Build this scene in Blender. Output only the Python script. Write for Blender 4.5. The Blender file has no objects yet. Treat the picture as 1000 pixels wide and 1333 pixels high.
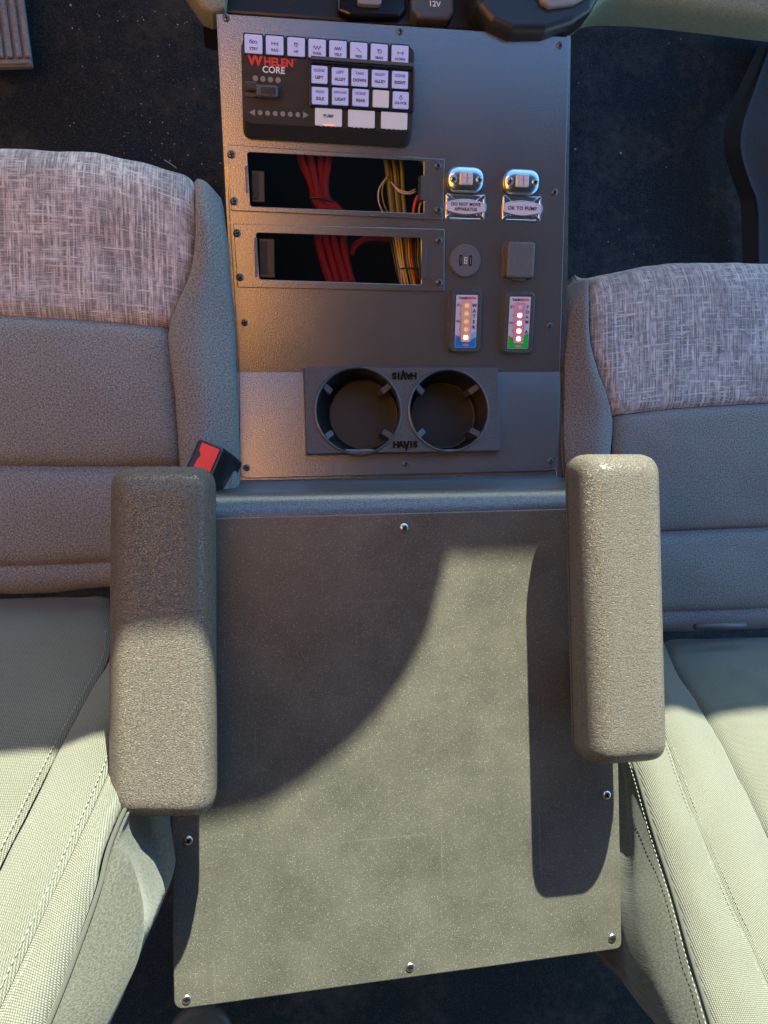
import bpy, math, random
from mathutils import Vector, Matrix, noise
R_ = random.Random(7)
S = bpy.context.scene
C = S.collection

# ------------------------------------------------------------------ camera
F_PX, CX, CY = 1047.0, 500.0, 666.5
CAM = Vector((0, 0, 0.80))
ROT = (Matrix.Rotation(-0.02033, 3, 'Z') @ Matrix.Rotation(-0.17158, 3, 'Y') @ Matrix.Rotation(-0.00349, 3, 'X'))
cd = bpy.data.cameras.new('camera'); cam = bpy.data.objects.new('camera', cd); C.objects.link(cam)
cd.sensor_fit = 'HORIZONTAL'; cd.sensor_width = 36; cd.lens = 36 * F_PX / 1000
cd.clip_start = 0.02; cd.clip_end = 200
cam.matrix_world = Matrix.Translation(CAM) @ ROT.to_4x4()
S.camera = cam

# ------------------------------------------------------------------ light
SUN = Vector((0.33, 1.80, 1.0)).normalized()
elev = math.asin(SUN.z); azim = math.atan2(SUN.x, SUN.y)
w = bpy.data.worlds.new('World'); S.world = w; w.use_nodes = True
nt = w.node_tree; bg = nt.nodes['Background']
sky = nt.nodes.new('ShaderNodeTexSky'); sky.sky_type = 'NISHITA'; sky.sun_disc = False
sky.ozone_density = 4.0; sky.dust_density = 0.3; sky.sun_elevation = elev; sky.sun_rotation = azim
nt.links.new(sky.outputs[0], bg.inputs[0]); bg.inputs[1].default_value = 0.11
sl = bpy.data.lights.new('sun', 'SUN'); so = bpy.data.objects.new('sun', sl); C.objects.link(so)
sl.energy = 5.0; sl.angle = math.radians(0.55); sl.color = (1.0, 0.85, 0.59)
so.rotation_euler = SUN.to_track_quat('Z', 'Y').to_euler(); so.location = SUN * 5
S.view_settings.view_transform = 'Standard'; S.view_settings.look = 'None'
S.view_settings.exposure = 2.15; S.view_settings.gamma = 1
S.view_settings.use_white_balance = True; S.view_settings.white_balance_temperature = 5400; S.view_settings.white_balance_tint = -7

# ------------------------------------------------------------------ measuring
def ray(px, py):
    return ROT @ Vector(((px - CX) / F_PX, -(py - CY) / F_PX, -1))
def P(px, py, z):                       # point at height z seen at a pixel
    v = ray(px, py); t = (z - CAM.z) / v.z
    return CAM + v * t
class Frame:                            # a flat face of the console: u along it, v up it, n out of it
    def __init__(s, o, ux, up):
        s.o = o.copy(); s.u = ux.normalized(); s.n = s.u.cross(up).normalized(); s.v = s.n.cross(s.u)
    def uv(s, px, py, h=0.0):
        r = ray(px, py); o = s.o + s.n * h
        t = (o - CAM).dot(s.n) / r.dot(s.n); p = CAM + r * t - s.o
        return Vector((p.dot(s.u), p.dot(s.v)))
    def mat(s, u=0, v=0, n=0, rz=0):
        m = Matrix((s.u, s.v, s.n)).transposed().to_4x4()
        m.translation = s.o + s.u * u + s.v * v + s.n * n
        return m @ Matrix.Rotation(rz, 4, 'Z')
ZL = -0.20
o_ = P(311, 485, ZL)
ZT = -0.105
FU = Frame(o_, P(729, 485, ZL) - o_, P(283, 17, ZT) - o_)
FL = Frame(o_, P(729, 485, ZL) - o_, P(311, 485, ZL) - P(312, 620, ZL))
FD = Frame(Vector((0, 0, 0)), Vector((1, 0, 0)), Vector((0, 1, 0)))

# ------------------------------------------------------------------ materials
def M(name, col, rough=0.5, metal=0.0, spec=0.5, emit=None, es=0):
    m = bpy.data.materials.new(name); m.use_nodes = True
    b = m.node_tree.nodes['Principled BSDF']
    b.inputs['Base Color'].default_value = (*col, 1); b.inputs['Roughness'].default_value = rough
    b.inputs['Metallic'].default_value = metal; b.inputs['Specular IOR Level'].default_value = spec
    if emit: b.inputs['Emission Color'].default_value = (*emit, 1); b.inputs['Emission Strength'].default_value = es
    return m
class N:
    def __init__(s, m): s.t = m.node_tree; s.b = s.t.nodes['Principled BSDF']
    def n(s, ty, ins=None, **kw):
        x = s.t.nodes.new('ShaderNode' + ty)
        for k, v in kw.items(): setattr(x, k, v)
        for k, v in (ins or {}).items():
            if isinstance(v, bpy.types.NodeSocket): s.t.links.new(v, x.inputs[k])
            else: x.inputs[k].default_value = v
        return x
    def co(s, which='Object', scale=(1, 1, 1), rot=0):
        c = s.n('TexCoord'); mp = s.n('Mapping', {'Vector': c.outputs[which], 'Scale': scale, 'Rotation': (0, 0, rot)})
        return mp.outputs[0]
    def noise(s, v, sc, det=2, rough=0.5, dist=0):
        return s.n('TexNoise', {'Vector': v, 'Scale': sc, 'Detail': det, 'Roughness': rough, 'Distortion': dist}).outputs['Fac']
    def ramp(s, f, a, b, c0=(0, 0, 0), c1=(1, 1, 1)):
        r = s.n('ValToRGB', {'Fac': f}); e = r.color_ramp.elements
        e[0].position = a; e[0].color = (*c0, 1); e[1].position = b; e[1].color = (*c1, 1)
        return r.outputs[0]
    def mix(s, f, a, b, mode='MIX'):
        x = s.n('Mix', data_type='RGBA', blend_type=mode)
        for i, v in ((0, f), (6, a), (7, b)):
            if isinstance(v, bpy.types.NodeSocket): s.t.links.new(v, x.inputs[i])
            else: x.inputs[i].default_value = v if i == 0 else (*v, 1)
        return x.outputs[2]
    def math(s, op, a, b=0.5):
        return s.n('Math', {0: a, 1: b}, operation=op).outputs[0]
    def bump(s, h, st, d=0.001, prev=None):
        ins = {'Height': h, 'Strength': st, 'Distance': d}
        if prev is not None: ins['Normal'] = prev
        return s.n('Bump', ins).outputs[0]
    def set(s, k, v): s.t.links.new(v, s.b.inputs[k])

def m_paint(name, col, rough, grain=1.0, dust=0.0, speck=0.0):
    m = M(name, col, rough); n = N(m); v = n.co()
    g1 = n.noise(v, 1000, 2, 0.7); g2 = n.noise(v, 560, 2, 0.6); big = n.noise(v, 13, 6, 0.72); mid = n.noise(v, 45, 3, 0.6)
    base = n.mix(n.ramp(g1, 0.35, 0.7), tuple(c * 0.5 for c in col), tuple(c * 1.8 for c in col))
    if dust:
        base = n.mix(n.math('MULTIPLY', n.ramp(big, 0.18, 0.80), dust), base, (0.245, 0.222, 0.178))
    if dust:
        sa = n.ramp(n.noise(n.co('Object', (1, 0.03, 1), 0.7), 160, 2, 0.6), 0.70, 0.73); sb = n.ramp(n.noise(n.co('Object', (0.03, 1, 1), 0.35), 120, 2, 0.6), 0.70, 0.73)
        base = n.mix(n.math('MULTIPLY', n.math('MAXIMUM', sa, sb), 0.35), base, (0.20, 0.19, 0.16))
        base = n.mix(n.math('MULTIPLY', n.ramp(n.noise(v, 700, 2, 0.8), 0.50, 0.72), 0.45), base, (0.26, 0.24, 0.20))
        base = n.mix(n.math('MULTIPLY', n.ramp(n.noise(v, 420, 3, 0.8), 0.50, 0.68, (1, 1, 1), (0, 0, 0)), 0.30), base, (0.02, 0.02, 0.018))
    if speck:
        vo = n.n('TexVoronoi', {'Vector': v, 'Scale': 640.0, 'Randomness': 1.0})
        d = n.ramp(vo.outputs['Distance'], 0.16, 0.26, (1, 1, 1), (0, 0, 0))
        pick = n.ramp(n.math('ADD', vo.outputs['Color'], n.math('MULTIPLY', mid, 0.30)), 0.74, 0.84)
        vo2 = n.n('TexVoronoi', {'Vector': v, 'Scale': 190.0, 'Randomness': 1.0})
        d2 = n.ramp(vo2.outputs['Distance'], 0.045, 0.10, (1, 1, 1), (0, 0, 0))
        pick2 = n.ramp(vo2.outputs['Color'], 0.86, 0.88)
        f = n.math('MAXIMUM', n.math('MULTIPLY', d, pick), n.math('MULTIPLY', d2, pick2))
        base = n.mix(n.math('MULTIPLY', f, speck), base, (0.55, 0.53, 0.46))
    n.set('Base Color', base)
    n.set('Roughness', n.math('ADD', n.math('MULTIPLY', big, 0.16), rough - 0.08))
    n.set('Normal', n.bump(g2, 0.55 * grain, 0.0008, n.bump(g1, 0.35 * grain, 0.0006)))
    return m
m_face = m_paint('console_powder_coat', (0.27, 0.27, 0.265), 0.22, 0.32, 0.0, 0.0); m_face.node_tree.nodes['Principled BSDF'].inputs['Metallic'].default_value = 0.75
m_lid = m_paint('dusty_lid_coat', (0.052, 0.050, 0.044), 0.38, 0.5, 0.54, 0.5); m_lid.node_tree.nodes['Principled BSDF'].inputs['Metallic'].default_value = 0.12
m_plastic = m_paint('black_plastic', (0.018, 0.018, 0.019), 0.33, 0.45)
m_plastic2 = m_paint('dark_grey_plastic', (0.065, 0.066, 0.07), 0.5, 0.3)
m_cap = m_paint('grey_socket_plastic', (0.11, 0.11, 0.115), 0.5, 0.3)
m_case = m_paint('matt_case_plastic', (0.030, 0.030, 0.032), 0.62, 0.3); m_case.node_tree.nodes['Principled BSDF'].inputs['Specular IOR Level'].default_value = 0.25
m_lip2 = m_paint('bracket_metal', (0.12, 0.13, 0.15), 0.35, 0.4)
m_black = M('matt_black', (0.004, 0.004, 0.004), 0.9, 0, 0.2)
m_gloss = M('gloss_black', (0.01, 0.01, 0.011), 0.2)
m_chrome = M('chrome', (0.92, 0.93, 0.94), 0.22, 1.0)
m_steel = M('zinc_screw', (0.55, 0.54, 0.52), 0.3, 1.0)
m_dsteel = M('black_screw', (0.16, 0.16, 0.17), 0.35, 0.8)
m_white = M('white_print', (0.75, 0.74, 0.72), 0.5)
m_red = M('red_print', (0.62, 0.02, 0.02), 0.5)
m_ink = M('dark_print', (0.02, 0.02, 0.06), 0.5)
m_ink2 = M('blue_print', (0.10, 0.12, 0.42), 0.5)
m_btn = M('backlit_key', (0.40, 0.40, 0.60), 0.35, emit=(0.55, 0.55, 1.0), es=0.05)
m_btn2 = M('backlit_key_white', (0.44, 0.41, 0.45), 0.35, emit=(1.0, 0.86, 0.9), es=0.04)
m_btnred = M('red_lit_legend', (0.8, 0.25, 0.15), 0.4, emit=(1.0, 0.2, 0.08), es=0.35)
m_grey = M('grey_indicator', (0.22, 0.21, 0.21), 0.5)
m_lab = M('lilac_label', (0.62, 0.60, 0.70), 0.4)
m_blue = M('blue_print_field', (0.02, 0.22, 0.62), 0.4)
m_lblue = M('light_blue_print_field', (0.25, 0.50, 0.80), 0.4)
m_green = M('green_print_field', (0.06, 0.50, 0.06), 0.4)
m_pink = M('pink_window', (0.75, 0.30, 0.42), 0.25)
m_peach = M('peach_window', (0.80, 0.50, 0.33), 0.25)
m_led = M('lit_led', (1, 0.9, 0.6), 0.4, emit=(1.0, 0.72, 0.36), es=0.9)
m_warmled = M('dim_amber_led', (0.85, 0.50, 0.26), 0.35, emit=(1.0, 0.45, 0.15), es=0.10)
m_ledoff = M('unlit_led', (0.72, 0.62, 0.66), 0.3)
m_loom = M('red_loom', (0.20, 0.006, 0.010), 0.55)
nn = N(m_loom); nn.set('Normal', nn.bump(nn.n('TexWave', {'Vector': nn.co(rot=0.8), 'Scale': 260.0, 'Distortion': 1.0}).outputs['Fac'], 0.8, 0.001))
m_wy = M('yellow_wire', (0.65, 0.42, 0.04), 0.4); m_wb = M('beige_wire', (0.62, 0.42, 0.28), 0.4)
m_wr = M('red_wire', (0.60, 0.04, 0.02), 0.4); m_wk = M('black_wire', (0.02, 0.02, 0.015), 0.4)
m_wo = M('olive_wire', (0.22, 0.20, 0.05), 0.45); m_ww = M('white_wire', (0.6, 0.58, 0.5), 0.4)
m_redplastic = M('red_release', (0.70, 0.015, 0.015), 0.3)
m_bounce = M('warm_bounce_cloth', (1.0, 0.37, 0.015), 0.9)  # saturated orange for the added curtain that bounces warm light
m_head = M('charcoal_headliner', (0.05, 0.045, 0.04), 0.95)
m_led2 = M('led_lens', (0.62, 0.60, 0.62), 0.15)

def m_leather():
    m = M('grained_armrest_vinyl', (0.10, 0.095, 0.085), 0.42); n = N(m)
    v = n.co(scale=(1, 2.0, 1))
    wob = n.noise(v, 170, 2); vv = n.n('VectorMath', {0: v, 1: n.n('VectorMath', {0: n.n('TexNoise', {'Vector': v, 'Scale': 260.0}).outputs['Color'], 'Scale': 0.005}, operation='SCALE').outputs[0]}, operation='ADD').outputs[0]
    vo = n.n('TexVoronoi', {'Vector': vv, 'Scale': 400.0}, feature='DISTANCE_TO_EDGE')
    cr = n.ramp(vo.outputs['Distance'], 0.0, 0.16)
    n.set('Base Color', n.mix(cr, (0.045, 0.038, 0.033), (0.140, 0.116, 0.094)))
    n.set('Roughness', n.ramp(cr, 0, 1, (.7, .7, .7), (.28, .28, .28)))
    n.set('Normal', n.bump(cr, 0.7, 0.0008, n.bump(wob, 0.4, 0.0015)))
    return m
m_arm = m_leather()

def m_fabric(name, a, b, kind):
    m = M(name, a, 0.95, 0, 0.15); n = N(m)
    fine = n.noise(n.co('UV'), 950, 2, 0.8); mid = n.noise(n.co('UV'), 520, 2, 0.6); big = n.noise(n.co('UV'), 12, 3)
    mixc = tuple((x + y) / 2 for x, y in zip(a, b))
    if kind == 'plain':
        f = n.ramp(n.math('ADD', n.math('MULTIPLY', fine, 0.55), n.math('MULTIPLY', mid, 0.45)), 0.40, 0.62)
        h = f
    elif kind == 'weave':
        x = n.n('TexWave', {'Vector': n.co('UV'), 'Scale': 200.0, 'Distortion': 0.5, 'Detail': 1.0}, bands_direction='X').outputs['Fac']
        y = n.n('TexWave', {'Vector': n.co('UV'), 'Scale': 200.0, 'Distortion': 0.5, 'Detail': 1.0}, bands_direction='Y').outputs['Fac']
        h = n.math('MULTIPLY', x, y)
        f = n.ramp(n.math('ADD', n.math('MULTIPLY', h, 0.65), n.math('MULTIPLY', fine, 0.5)), 0.22, 0.62)
    else:
        sx = n.noise(n.co('UV', (1, 0.02, 1)), 480, 3, 0.8); sy = n.noise(n.co('UV', (0.03, 1, 1)), 420, 3, 0.8)
        bx = n.noise(n.co('UV', (1, 0.35, 1)), 200, 2, 0.6); by = n.noise(n.co('UV', (0.35, 1, 1)), 190, 2, 0.6)
        patchy = n.noise(n.co('UV', (1, 0.6, 1)), 24, 3, 0.6)
        rib = n.n('TexWave', {'Vector': n.co('UV'), 'Scale': 190.0, 'Distortion': 0.3}, bands_direction='Y').outputs['Fac']
        st = n.math('MAXIMUM', n.math('MULTIPLY', n.ramp(sx, 0.43, 0.55), n.ramp(bx, 0.25, 0.60)), n.math('MULTIPLY', n.ramp(sy, 0.48, 0.58), n.ramp(by, 0.36, 0.58)))
        st = n.math('MULTIPLY', st, n.ramp(patchy, 0.30, 0.60, (.6, .6, .6), (1, 1, 1)))
        h = n.math('ADD', n.math('MULTIPLY', st, 0.7), n.math('MULTIPLY', rib, 0.3))
        f = n.math('ADD', n.math('MULTIPLY', st, 0.72), n.math('MULTIPLY', n.math('MULTIPLY', rib, fine), 0.45))
    col = n.mix(f, a, b)
    col = n.mix(n.math('MULTIPLY', n.ramp(big, 0.3, 0.7), 0.18), col, a)
    n.set('Base Color', col)
    n.set('Normal', n.bump(h, 0.22 if kind == 'plain' else 0.7, 0.0010, n.bump(big, 0.2, 0.004)))
    n.b.inputs['Sheen Weight'].default_value = 0.15
    return m
m_plain = m_fabric('plain_grey_seat_cloth', (0.075, 0.076, 0.076), (0.31, 0.31, 0.31), 'plain')
m_weave = m_fabric('woven_grey_seat_cloth', (0.05, 0.049, 0.042), (0.25, 0.24, 0.192), 'weave')
m_mel = m_fabric('melange_seat_cloth', (0.10, 0.095, 0.095), (0.85, 0.80, 0.80), 'melange')
m_side = m_fabric('seat_side_cloth', (0.035, 0.034, 0.03), (0.09, 0.087, 0.074), 'plain')

def m_carpet():
    m = M('black_carpet', (0.02, 0.02, 0.02), 0.95, 0, 0.2); n = N(m); v = n.co()
    f = n.noise(v, 420, 3, 0.8); b = n.noise(v, 6, 4, 0.6); c = n.noise(v, 60, 3, 0.7)
    col = n.mix(n.ramp(f, 0.45, 0.75), (0.010, 0.014, 0.019), (0.052, 0.062, 0.078))
    col = n.mix(n.math('MULTIPLY', n.ramp(n.math('MULTIPLY', b, n.math('ADD', c, 0.5)), 0.48, 0.75), 0.5), col, (0.09, 0.085, 0.075))
    n.set('Base Color', col); n.set('Normal', n.bump(f, 1.0, 0.003, n.bump(c, 0.5, 0.004)))
    return m
m_floor = m_carpet()
m_dash = m_paint('olive_dash_plastic', (0.20, 0.20, 0.14), 0.6, 0.8)
m_rib = m_paint('grey_rubber', (0.16, 0.17, 0.20), 0.55, 1.0)

# ------------------------------------------------------------------ builders
def link(name, me, mat, parent=None, smooth=False):
    o = bpy.data.objects.new(name, me); C.objects.link(o)
    for m_ in (mat if isinstance(mat, (list, tuple)) else [mat]):
        if m_: me.materials.append(m_)
    if parent: o.parent = parent
    if smooth:
        for p in me.polygons: p.use_smooth = True
    return o
def mesh(name, vs, fs, mat, parent=None, smooth=False):
    me = bpy.data.meshes.new(name); me.from_pydata([tuple(v) for v in vs], [], fs); me.update()
    return link(name, me, mat, parent, smooth)
def tag(o, label=None, cat=None, group=None, kind=None):
    for k, v in (('label', label), ('category', cat), ('group', group), ('kind', kind)):
        if v: o[k] = v
    return o
def root(name, mat, label, cat, group=None):
    o = bpy.data.objects.new(name, None); C.objects.link(o); o.matrix_world = mat; o.empty_display_size = 0.01
    return tag(o, label, cat, group)
def rrect(u0, v0, u1, v1, r=0.0, n=5, rs=None):
    if u0 > u1: u0, u1 = u1, u0
    if v0 > v1: v0, v1 = v1, v0
    return rpoly([(u0, v0), (u1, v0), (u1, v1), (u0, v1)], rs or [r] * 4, n)
def rpoly(pts, rs, n=5):
    out = []; L = len(pts)
    for i in range(L):
        p = Vector(pts[i]).to_2d(); a = (Vector(pts[i - 1]).to_2d() - p); b = (Vector(pts[(i + 1) % L]).to_2d() - p); r = rs[i] if isinstance(rs, (list, tuple)) else rs
        if r <= 0: out.append(p); continue
        a.normalize(); b.normalize()
        ang = a.angle(b); d = r / math.tan(ang / 2); p0 = p + a * d; p1 = p + b * d
        for k in range(n + 1):
            t = k / n; q = p0 * (1 - t) ** 2 + p * 2 * t * (1 - t) * 1.0 + p1 * t * t; out.append(q)
    return out
def circ(u, v, r, n=40, a0=0, sy=1):
    return [Vector((u + r * math.cos(a0 + 2 * math.pi * i / n), v + sy * r * math.sin(a0 + 2 * math.pi * i / n))) for i in range(n)]
def plate(name, outs, z0, th, bev, mat, parent=None, smooth=True):
    """a flat piece with outline outs[0] and openings outs[1:], from z0 to z0+th, with its edge broken by bev"""
    cu = bpy.data.curves.new(name, 'CURVE'); cu.dimensions = '2D'; cu.fill_mode = 'BOTH'
    for pts in outs:
        s = cu.splines.new('POLY'); s.points.add(len(pts) - 1); s.use_cyclic_u = True
        for i, p in enumerate(pts): s.points[i].co = (p[0], p[1], 0, 1)
    bev = min(bev, th * 0.45)
    cu.extrude = th / 2 - bev; cu.bevel_depth = bev; cu.bevel_resolution = 2 if bev > 0.0012 else 1; cu.offset = -bev
    t = bpy.data.objects.new('t', cu); C.objects.link(t)
    me = bpy.data.meshes.new_from_object(t.evaluated_get(bpy.context.evaluated_depsgraph_get()))
    bpy.data.objects.remove(t); bpy.data.curves.remove(cu)
    me.name = name
    me.transform(Matrix.Translation((0, 0, z0 + th / 2)))
    me.materials.clear()
    o = link(name, me, mat, parent)
    if smooth: 
        for p in me.polygons: p.use_smooth = abs(p.normal.z) < 0.999
        me.set_sharp_from_angle(angle=math.radians(38))
    return o
_tc = {}
def text(name, s, size, u, v, z, mat, parent, bold=0.0, rz=0, depth=0.0002, sx=1.0, spacing=1.0):
    key = (s, round(size, 5), bold, depth, sx, spacing)
    if key not in _tc:
        cu = bpy.data.curves.new('t', 'FONT'); cu.body = s; cu.size = size; cu.align_x = 'CENTER'; cu.align_y = 'CENTER'
        cu.offset = bold * size; cu.extrude = depth / 2; cu.resolution_u = 3; cu.space_character = spacing; cu.space_line = 0.85
        t = bpy.data.objects.new('t', cu); C.objects.link(t)
        me = bpy.data.meshes.new_from_object(t.evaluated_get(bpy.context.evaluated_depsgraph_get()))
        bpy.data.objects.remove(t); me.transform(Matrix.Diagonal((sx, 1, 1, 1))); me.materials.clear(); me.materials.append(mat); me.name = name
        _tc[key] = me
    o = bpy.data.objects.new(name, _tc[key]); C.objects.link(o); o.parent = parent
    o.location = (u, v, z + depth / 2); o.rotation_euler = (0, 0, rz)
    return o
def tubev(pts, r, n=8, closed_ends=True):
    pts = [Vector(p) for p in pts]; vs, fs = [], []
    up = Vector((0, 0, 1)); prev = None
    for i, p in enumerate(pts):
        t = (pts[min(i + 1, len(pts) - 1)] - pts[max(i - 1, 0)]).normalized()
        a = (prev - t * prev.dot(t)) if prev else (up - t * up.dot(t))
        if a.length < 1e-4: a = Vector((1, 0, 0)) - t * t.x
        a.normalize(); prev = a; b = t.cross(a)
        rr = r[i] if isinstance(r, (list, tuple)) else r
        for k in range(n):
            th = 2 * math.pi * k / n; vs.append(p + (a * math.cos(th) + b * math.sin(th)) * rr)
    for i in range(len(pts) - 1):
        for k in range(n): fs.append((i * n + k, i * n + (k + 1) % n, (i + 1) * n + (k + 1) % n, (i + 1) * n + k))
    if closed_ends: fs.append(tuple(range(n))[::-1]); fs.append(tuple(range((len(pts) - 1) * n, len(pts) * n)))
    return vs, fs
def tube(name, pts, r, mat, parent=None, n=8):
    vs, fs = tubev(pts, r, n); return mesh(name, vs, fs, mat, parent, True)
def cr(p, t):                           # Catmull-Rom through a list of points, t in 0..1
    n = len(p) - 1; x = min(max(t, 0), 1) * n; i = min(int(x), n - 1); f = x - i
    p1, p2 = p[i], p[i + 1]; p0 = p[i - 1] if i > 0 else p1 * 2 - p2; p3 = p[i + 2] if i + 2 <= n else p2 * 2 - p1
    return 0.5 * ((2 * p1) + (p2 - p0) * f + (2 * p0 - 5 * p1 + 4 * p2 - p3) * f * f + (3 * p1 - p0 - 3 * p2 + p3) * f ** 3)
def smooth_line(pts, n): return [cr(pts, i / (n - 1)) for i in range(n)]
def patch(name, rows, mat, parent, nu=28, nv=28, drop=(1, 1, 1, 1), depth=0.009, wid=0.006, bulge=0.0, wrinkle=0.0024):
    """upholstery panel through a grid of points; the edges named in drop (left, right, first row, last row) are pulled in to a seam"""
    def spread(n):                       # denser near the edges
        return [0.5 - 0.5 * math.cos(math.pi * i / (n - 1)) for i in range(n)]
    U, V = spread(nu), spread(nv); G = []
    rowc = [[cr(r, u) for u in U] for r in rows]
    for v in V: G.append([cr([rc[j] for rc in rowc], v) for j in range(nu)])
    vs, uvs = [], []
    midrow = G[nv // 2]
    for i in range(nv):
        for j in range(nu):
            p = G[i][j]
            du = G[i][min(j + 1, nu - 1)] - G[i][max(j - 1, 0)]; dv = G[max(i - 1, 0)][j] - G[min(i + 1, nv - 1)][j]
            nrm = du.cross(dv); nrm.normalize()
            if nrm.z < 0: nrm = -nrm
            dl, dr = (p - G[i][0]).length, (p - G[i][-1]).length
            dt, db = (p - G[0][j]).length, (p - G[-1][j]).length
            off = 0
            for d, k in zip((dl, dr, dt, db), drop):
                if k: off -= depth * k * math.exp(-(d / wid) ** 1.2)
            off += bulge * (4 * U[j] * (1 - U[j])) ** 0.5 * (4 * V[i] * (1 - V[i])) ** 0.5
            off += wrinkle * noise.noise(p * 14) + wrinkle * 0.5 * noise.noise(p * 40)
            vs.append(p + nrm * off)
    acc = [0]
    for i in range(1, nv): acc.append(acc[-1] + (G[i][nu // 2] - G[i - 1][nu // 2]).length)
    fs = [(i * nu + j, (i + 1) * nu + j, (i + 1) * nu + j + 1, i * nu + j + 1) for i in range(nv - 1) for j in range(nu - 1)]
    o = mesh(name, vs, fs, mat, parent, True)
    uvl = o.data.uv_layers.new(name='UVMap')
    for lp in o.data.loops:
        i, j = divmod(lp.vertex_index, nu); uvl.data[lp.index].uv = (vs[lp.vertex_index].x, -acc[i])
    o.data.update()
    return o
def stitches(name, line, mat, parent, length=0.0034, gap=0.0018, r=0.00045, lift=0.0004, side=0.0):
    L = smooth_line(line, 200); vs, fs = [], []; d = 0; i = 0; run = 0; start = None
    cum = [0]
    for k in range(1, 200): cum.append(cum[-1] + (L[k] - L[k - 1]).length)
    def at(s):
        k = 1
        while k < 199 and cum[k] < s: k += 1
        f = (s - cum[k - 1]) / max(cum[k] - cum[k - 1], 1e-9); return L[k - 1].lerp(L[k], f), (L[k] - L[k - 1]).normalized()
    s = 0
    while s + length < cum[-1]:
        a, ta = at(s); b, tb = at(s + length); sd = ta.cross(Vector((0, 0, 1))).normalized() * side
        m_ = (a + b) / 2 + sd; v2, f2 = tubev([a + sd, m_ + Vector((0, -lift, lift * 1.5)), b + sd], [r * .6, r, r * .6], 5)
        k0 = len(vs); vs += v2; fs += [tuple(x + k0 for x in f) for f in f2]; s += length + gap
    o = mesh(name, vs, fs, mat, parent, True); o['kind'] = 'stuff'; return o

# screw, shared mesh: domed washer head with a cross recess
def screw_mesh(name, r, h, head, cross):
    vs, fs, mi = [], [], []; n = 18
    prof = [(r, 0), (r, h * 0.35), (r * 0.86, h * 0.8), (r * 0.55, h), (0.0001, h * 1.02)]
    for (a, z) in prof:
        for k in range(n): vs.append((a * math.cos(2 * math.pi * k / n), a * math.sin(2 * math.pi * k / n), z))
    for i in range(len(prof) - 1):
        for k in range(n): fs.append((i * n + k, i * n + (k + 1) % n, (i + 1) * n + (k + 1) % n, (i + 1) * n + k)); mi.append(0)
    z = h * 1.06
    for (a, b) in ((r * .62, r * .13), (r * .13, r * .62)):
        k0 = len(vs); vs += [(-a, -b, z), (a, -b, z), (a, b, z), (-a, b, z)]; fs.append((k0, k0 + 1, k0 + 2, k0 + 3)); mi.append(1); z += 1e-5
    me = bpy.data.meshes.new(name); me.from_pydata(vs, [], fs); me.update()
    for m_ in (head, cross): me.materials.append(m_)
    for p, k in zip(me.polygons, mi): p.material_index = k; p.use_smooth = k == 0
    return me
sc_dark = screw_mesh('screw', 0.0042, 0.0016, m_dsteel, m_black)
sc_zinc = screw_mesh('screw', 0.0046, 0.0018, m_steel, m_black)
sc_ring = screw_mesh('screw', 0.0046, 0.0026, m_dsteel, m_black)
def put(me, parent, u, v, z, rz=None, name='screw'):
    o = bpy.data.objects.new(name, me); C.objects.link(o); o.parent = parent
    o.location = (u, v, z); o.rotation_euler = (0, 0, R_.uniform(0, 1.5) if rz is None else rz)
    return o
I4 = Matrix.Identity(4)

# ------------------------------------------------------------------ setting: floor, added shade sheet and bounce curtain, cab shell, dash
def slab(name, x0, y0, x1, y1, z0, z1, mat, parent=None, r=0.0, bev=0.002):
    return plate(name, [rrect(x0, y0, x1, y1, r)], z0, z1 - z0, bev, mat, parent)
vs, fs = [], []; NX, NY = 90, 90
for i in range(NY + 1):
    for j in range(NX + 1):
        x = -1.6 + 3.6 * j / NX; y = -1.6 + 3.2 * i / NY
        z = -0.50 + 0.012 * noise.noise(Vector((x * 3, y * 3, 0))) + 0.004 * noise.noise(Vector((x * 14, y * 14, 3)))
        z += 0.22 * max(0, y - 0.62) ** 1.2
        vs.append((x, y, z))
for i in range(NY):
    for j in range(NX): a = i * (NX + 1) + j; fs.append((a, a + 1, a + NX + 2, a + NX + 1))
tag(mesh('floor', vs, fs, m_floor, None, True), 'black carpeted cab floor under the seats and console', kind='structure')

# unseen sheet, added and shaped to cast the shade line over lid and seats
edge = [(-1.6, -0.42), (-0.45, -0.33), (-0.20, -0.287), (-0.034, -0.282), (0.02, -0.272), (0.056, -0.251), (0.10, -0.22), (0.135, -0.187), (0.163, -0.15), (0.184, -0.111), (0.197, -0.07), (0.206, -0.033), (0.36, -0.033), (0.9, -0.03), (1.8, -0.03)]
HR = 0.70; sh = SUN / SUN.z * HR
out = [Vector((x + sh.x, y + sh.y)) for x, y in edge] + [Vector((1.8 + sh.x, 2.0 + sh.y)), Vector((-1.6 + sh.x, 2.0 + sh.y))]
tag(plate('shade_sheet', [out], HR, 0.012, 0.0, m_head), 'unseen charcoal sheet shaped to cast the shade line across lid, armrest and seats', kind='structure')
# headliner over the seats, above and behind the camera
tag(slab('cab_roof', 0.12, -1.10, 1.7, 0.52, 1.24, 1.28, m_head), 'charcoal headliner over the seats', kind='structure')
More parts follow.
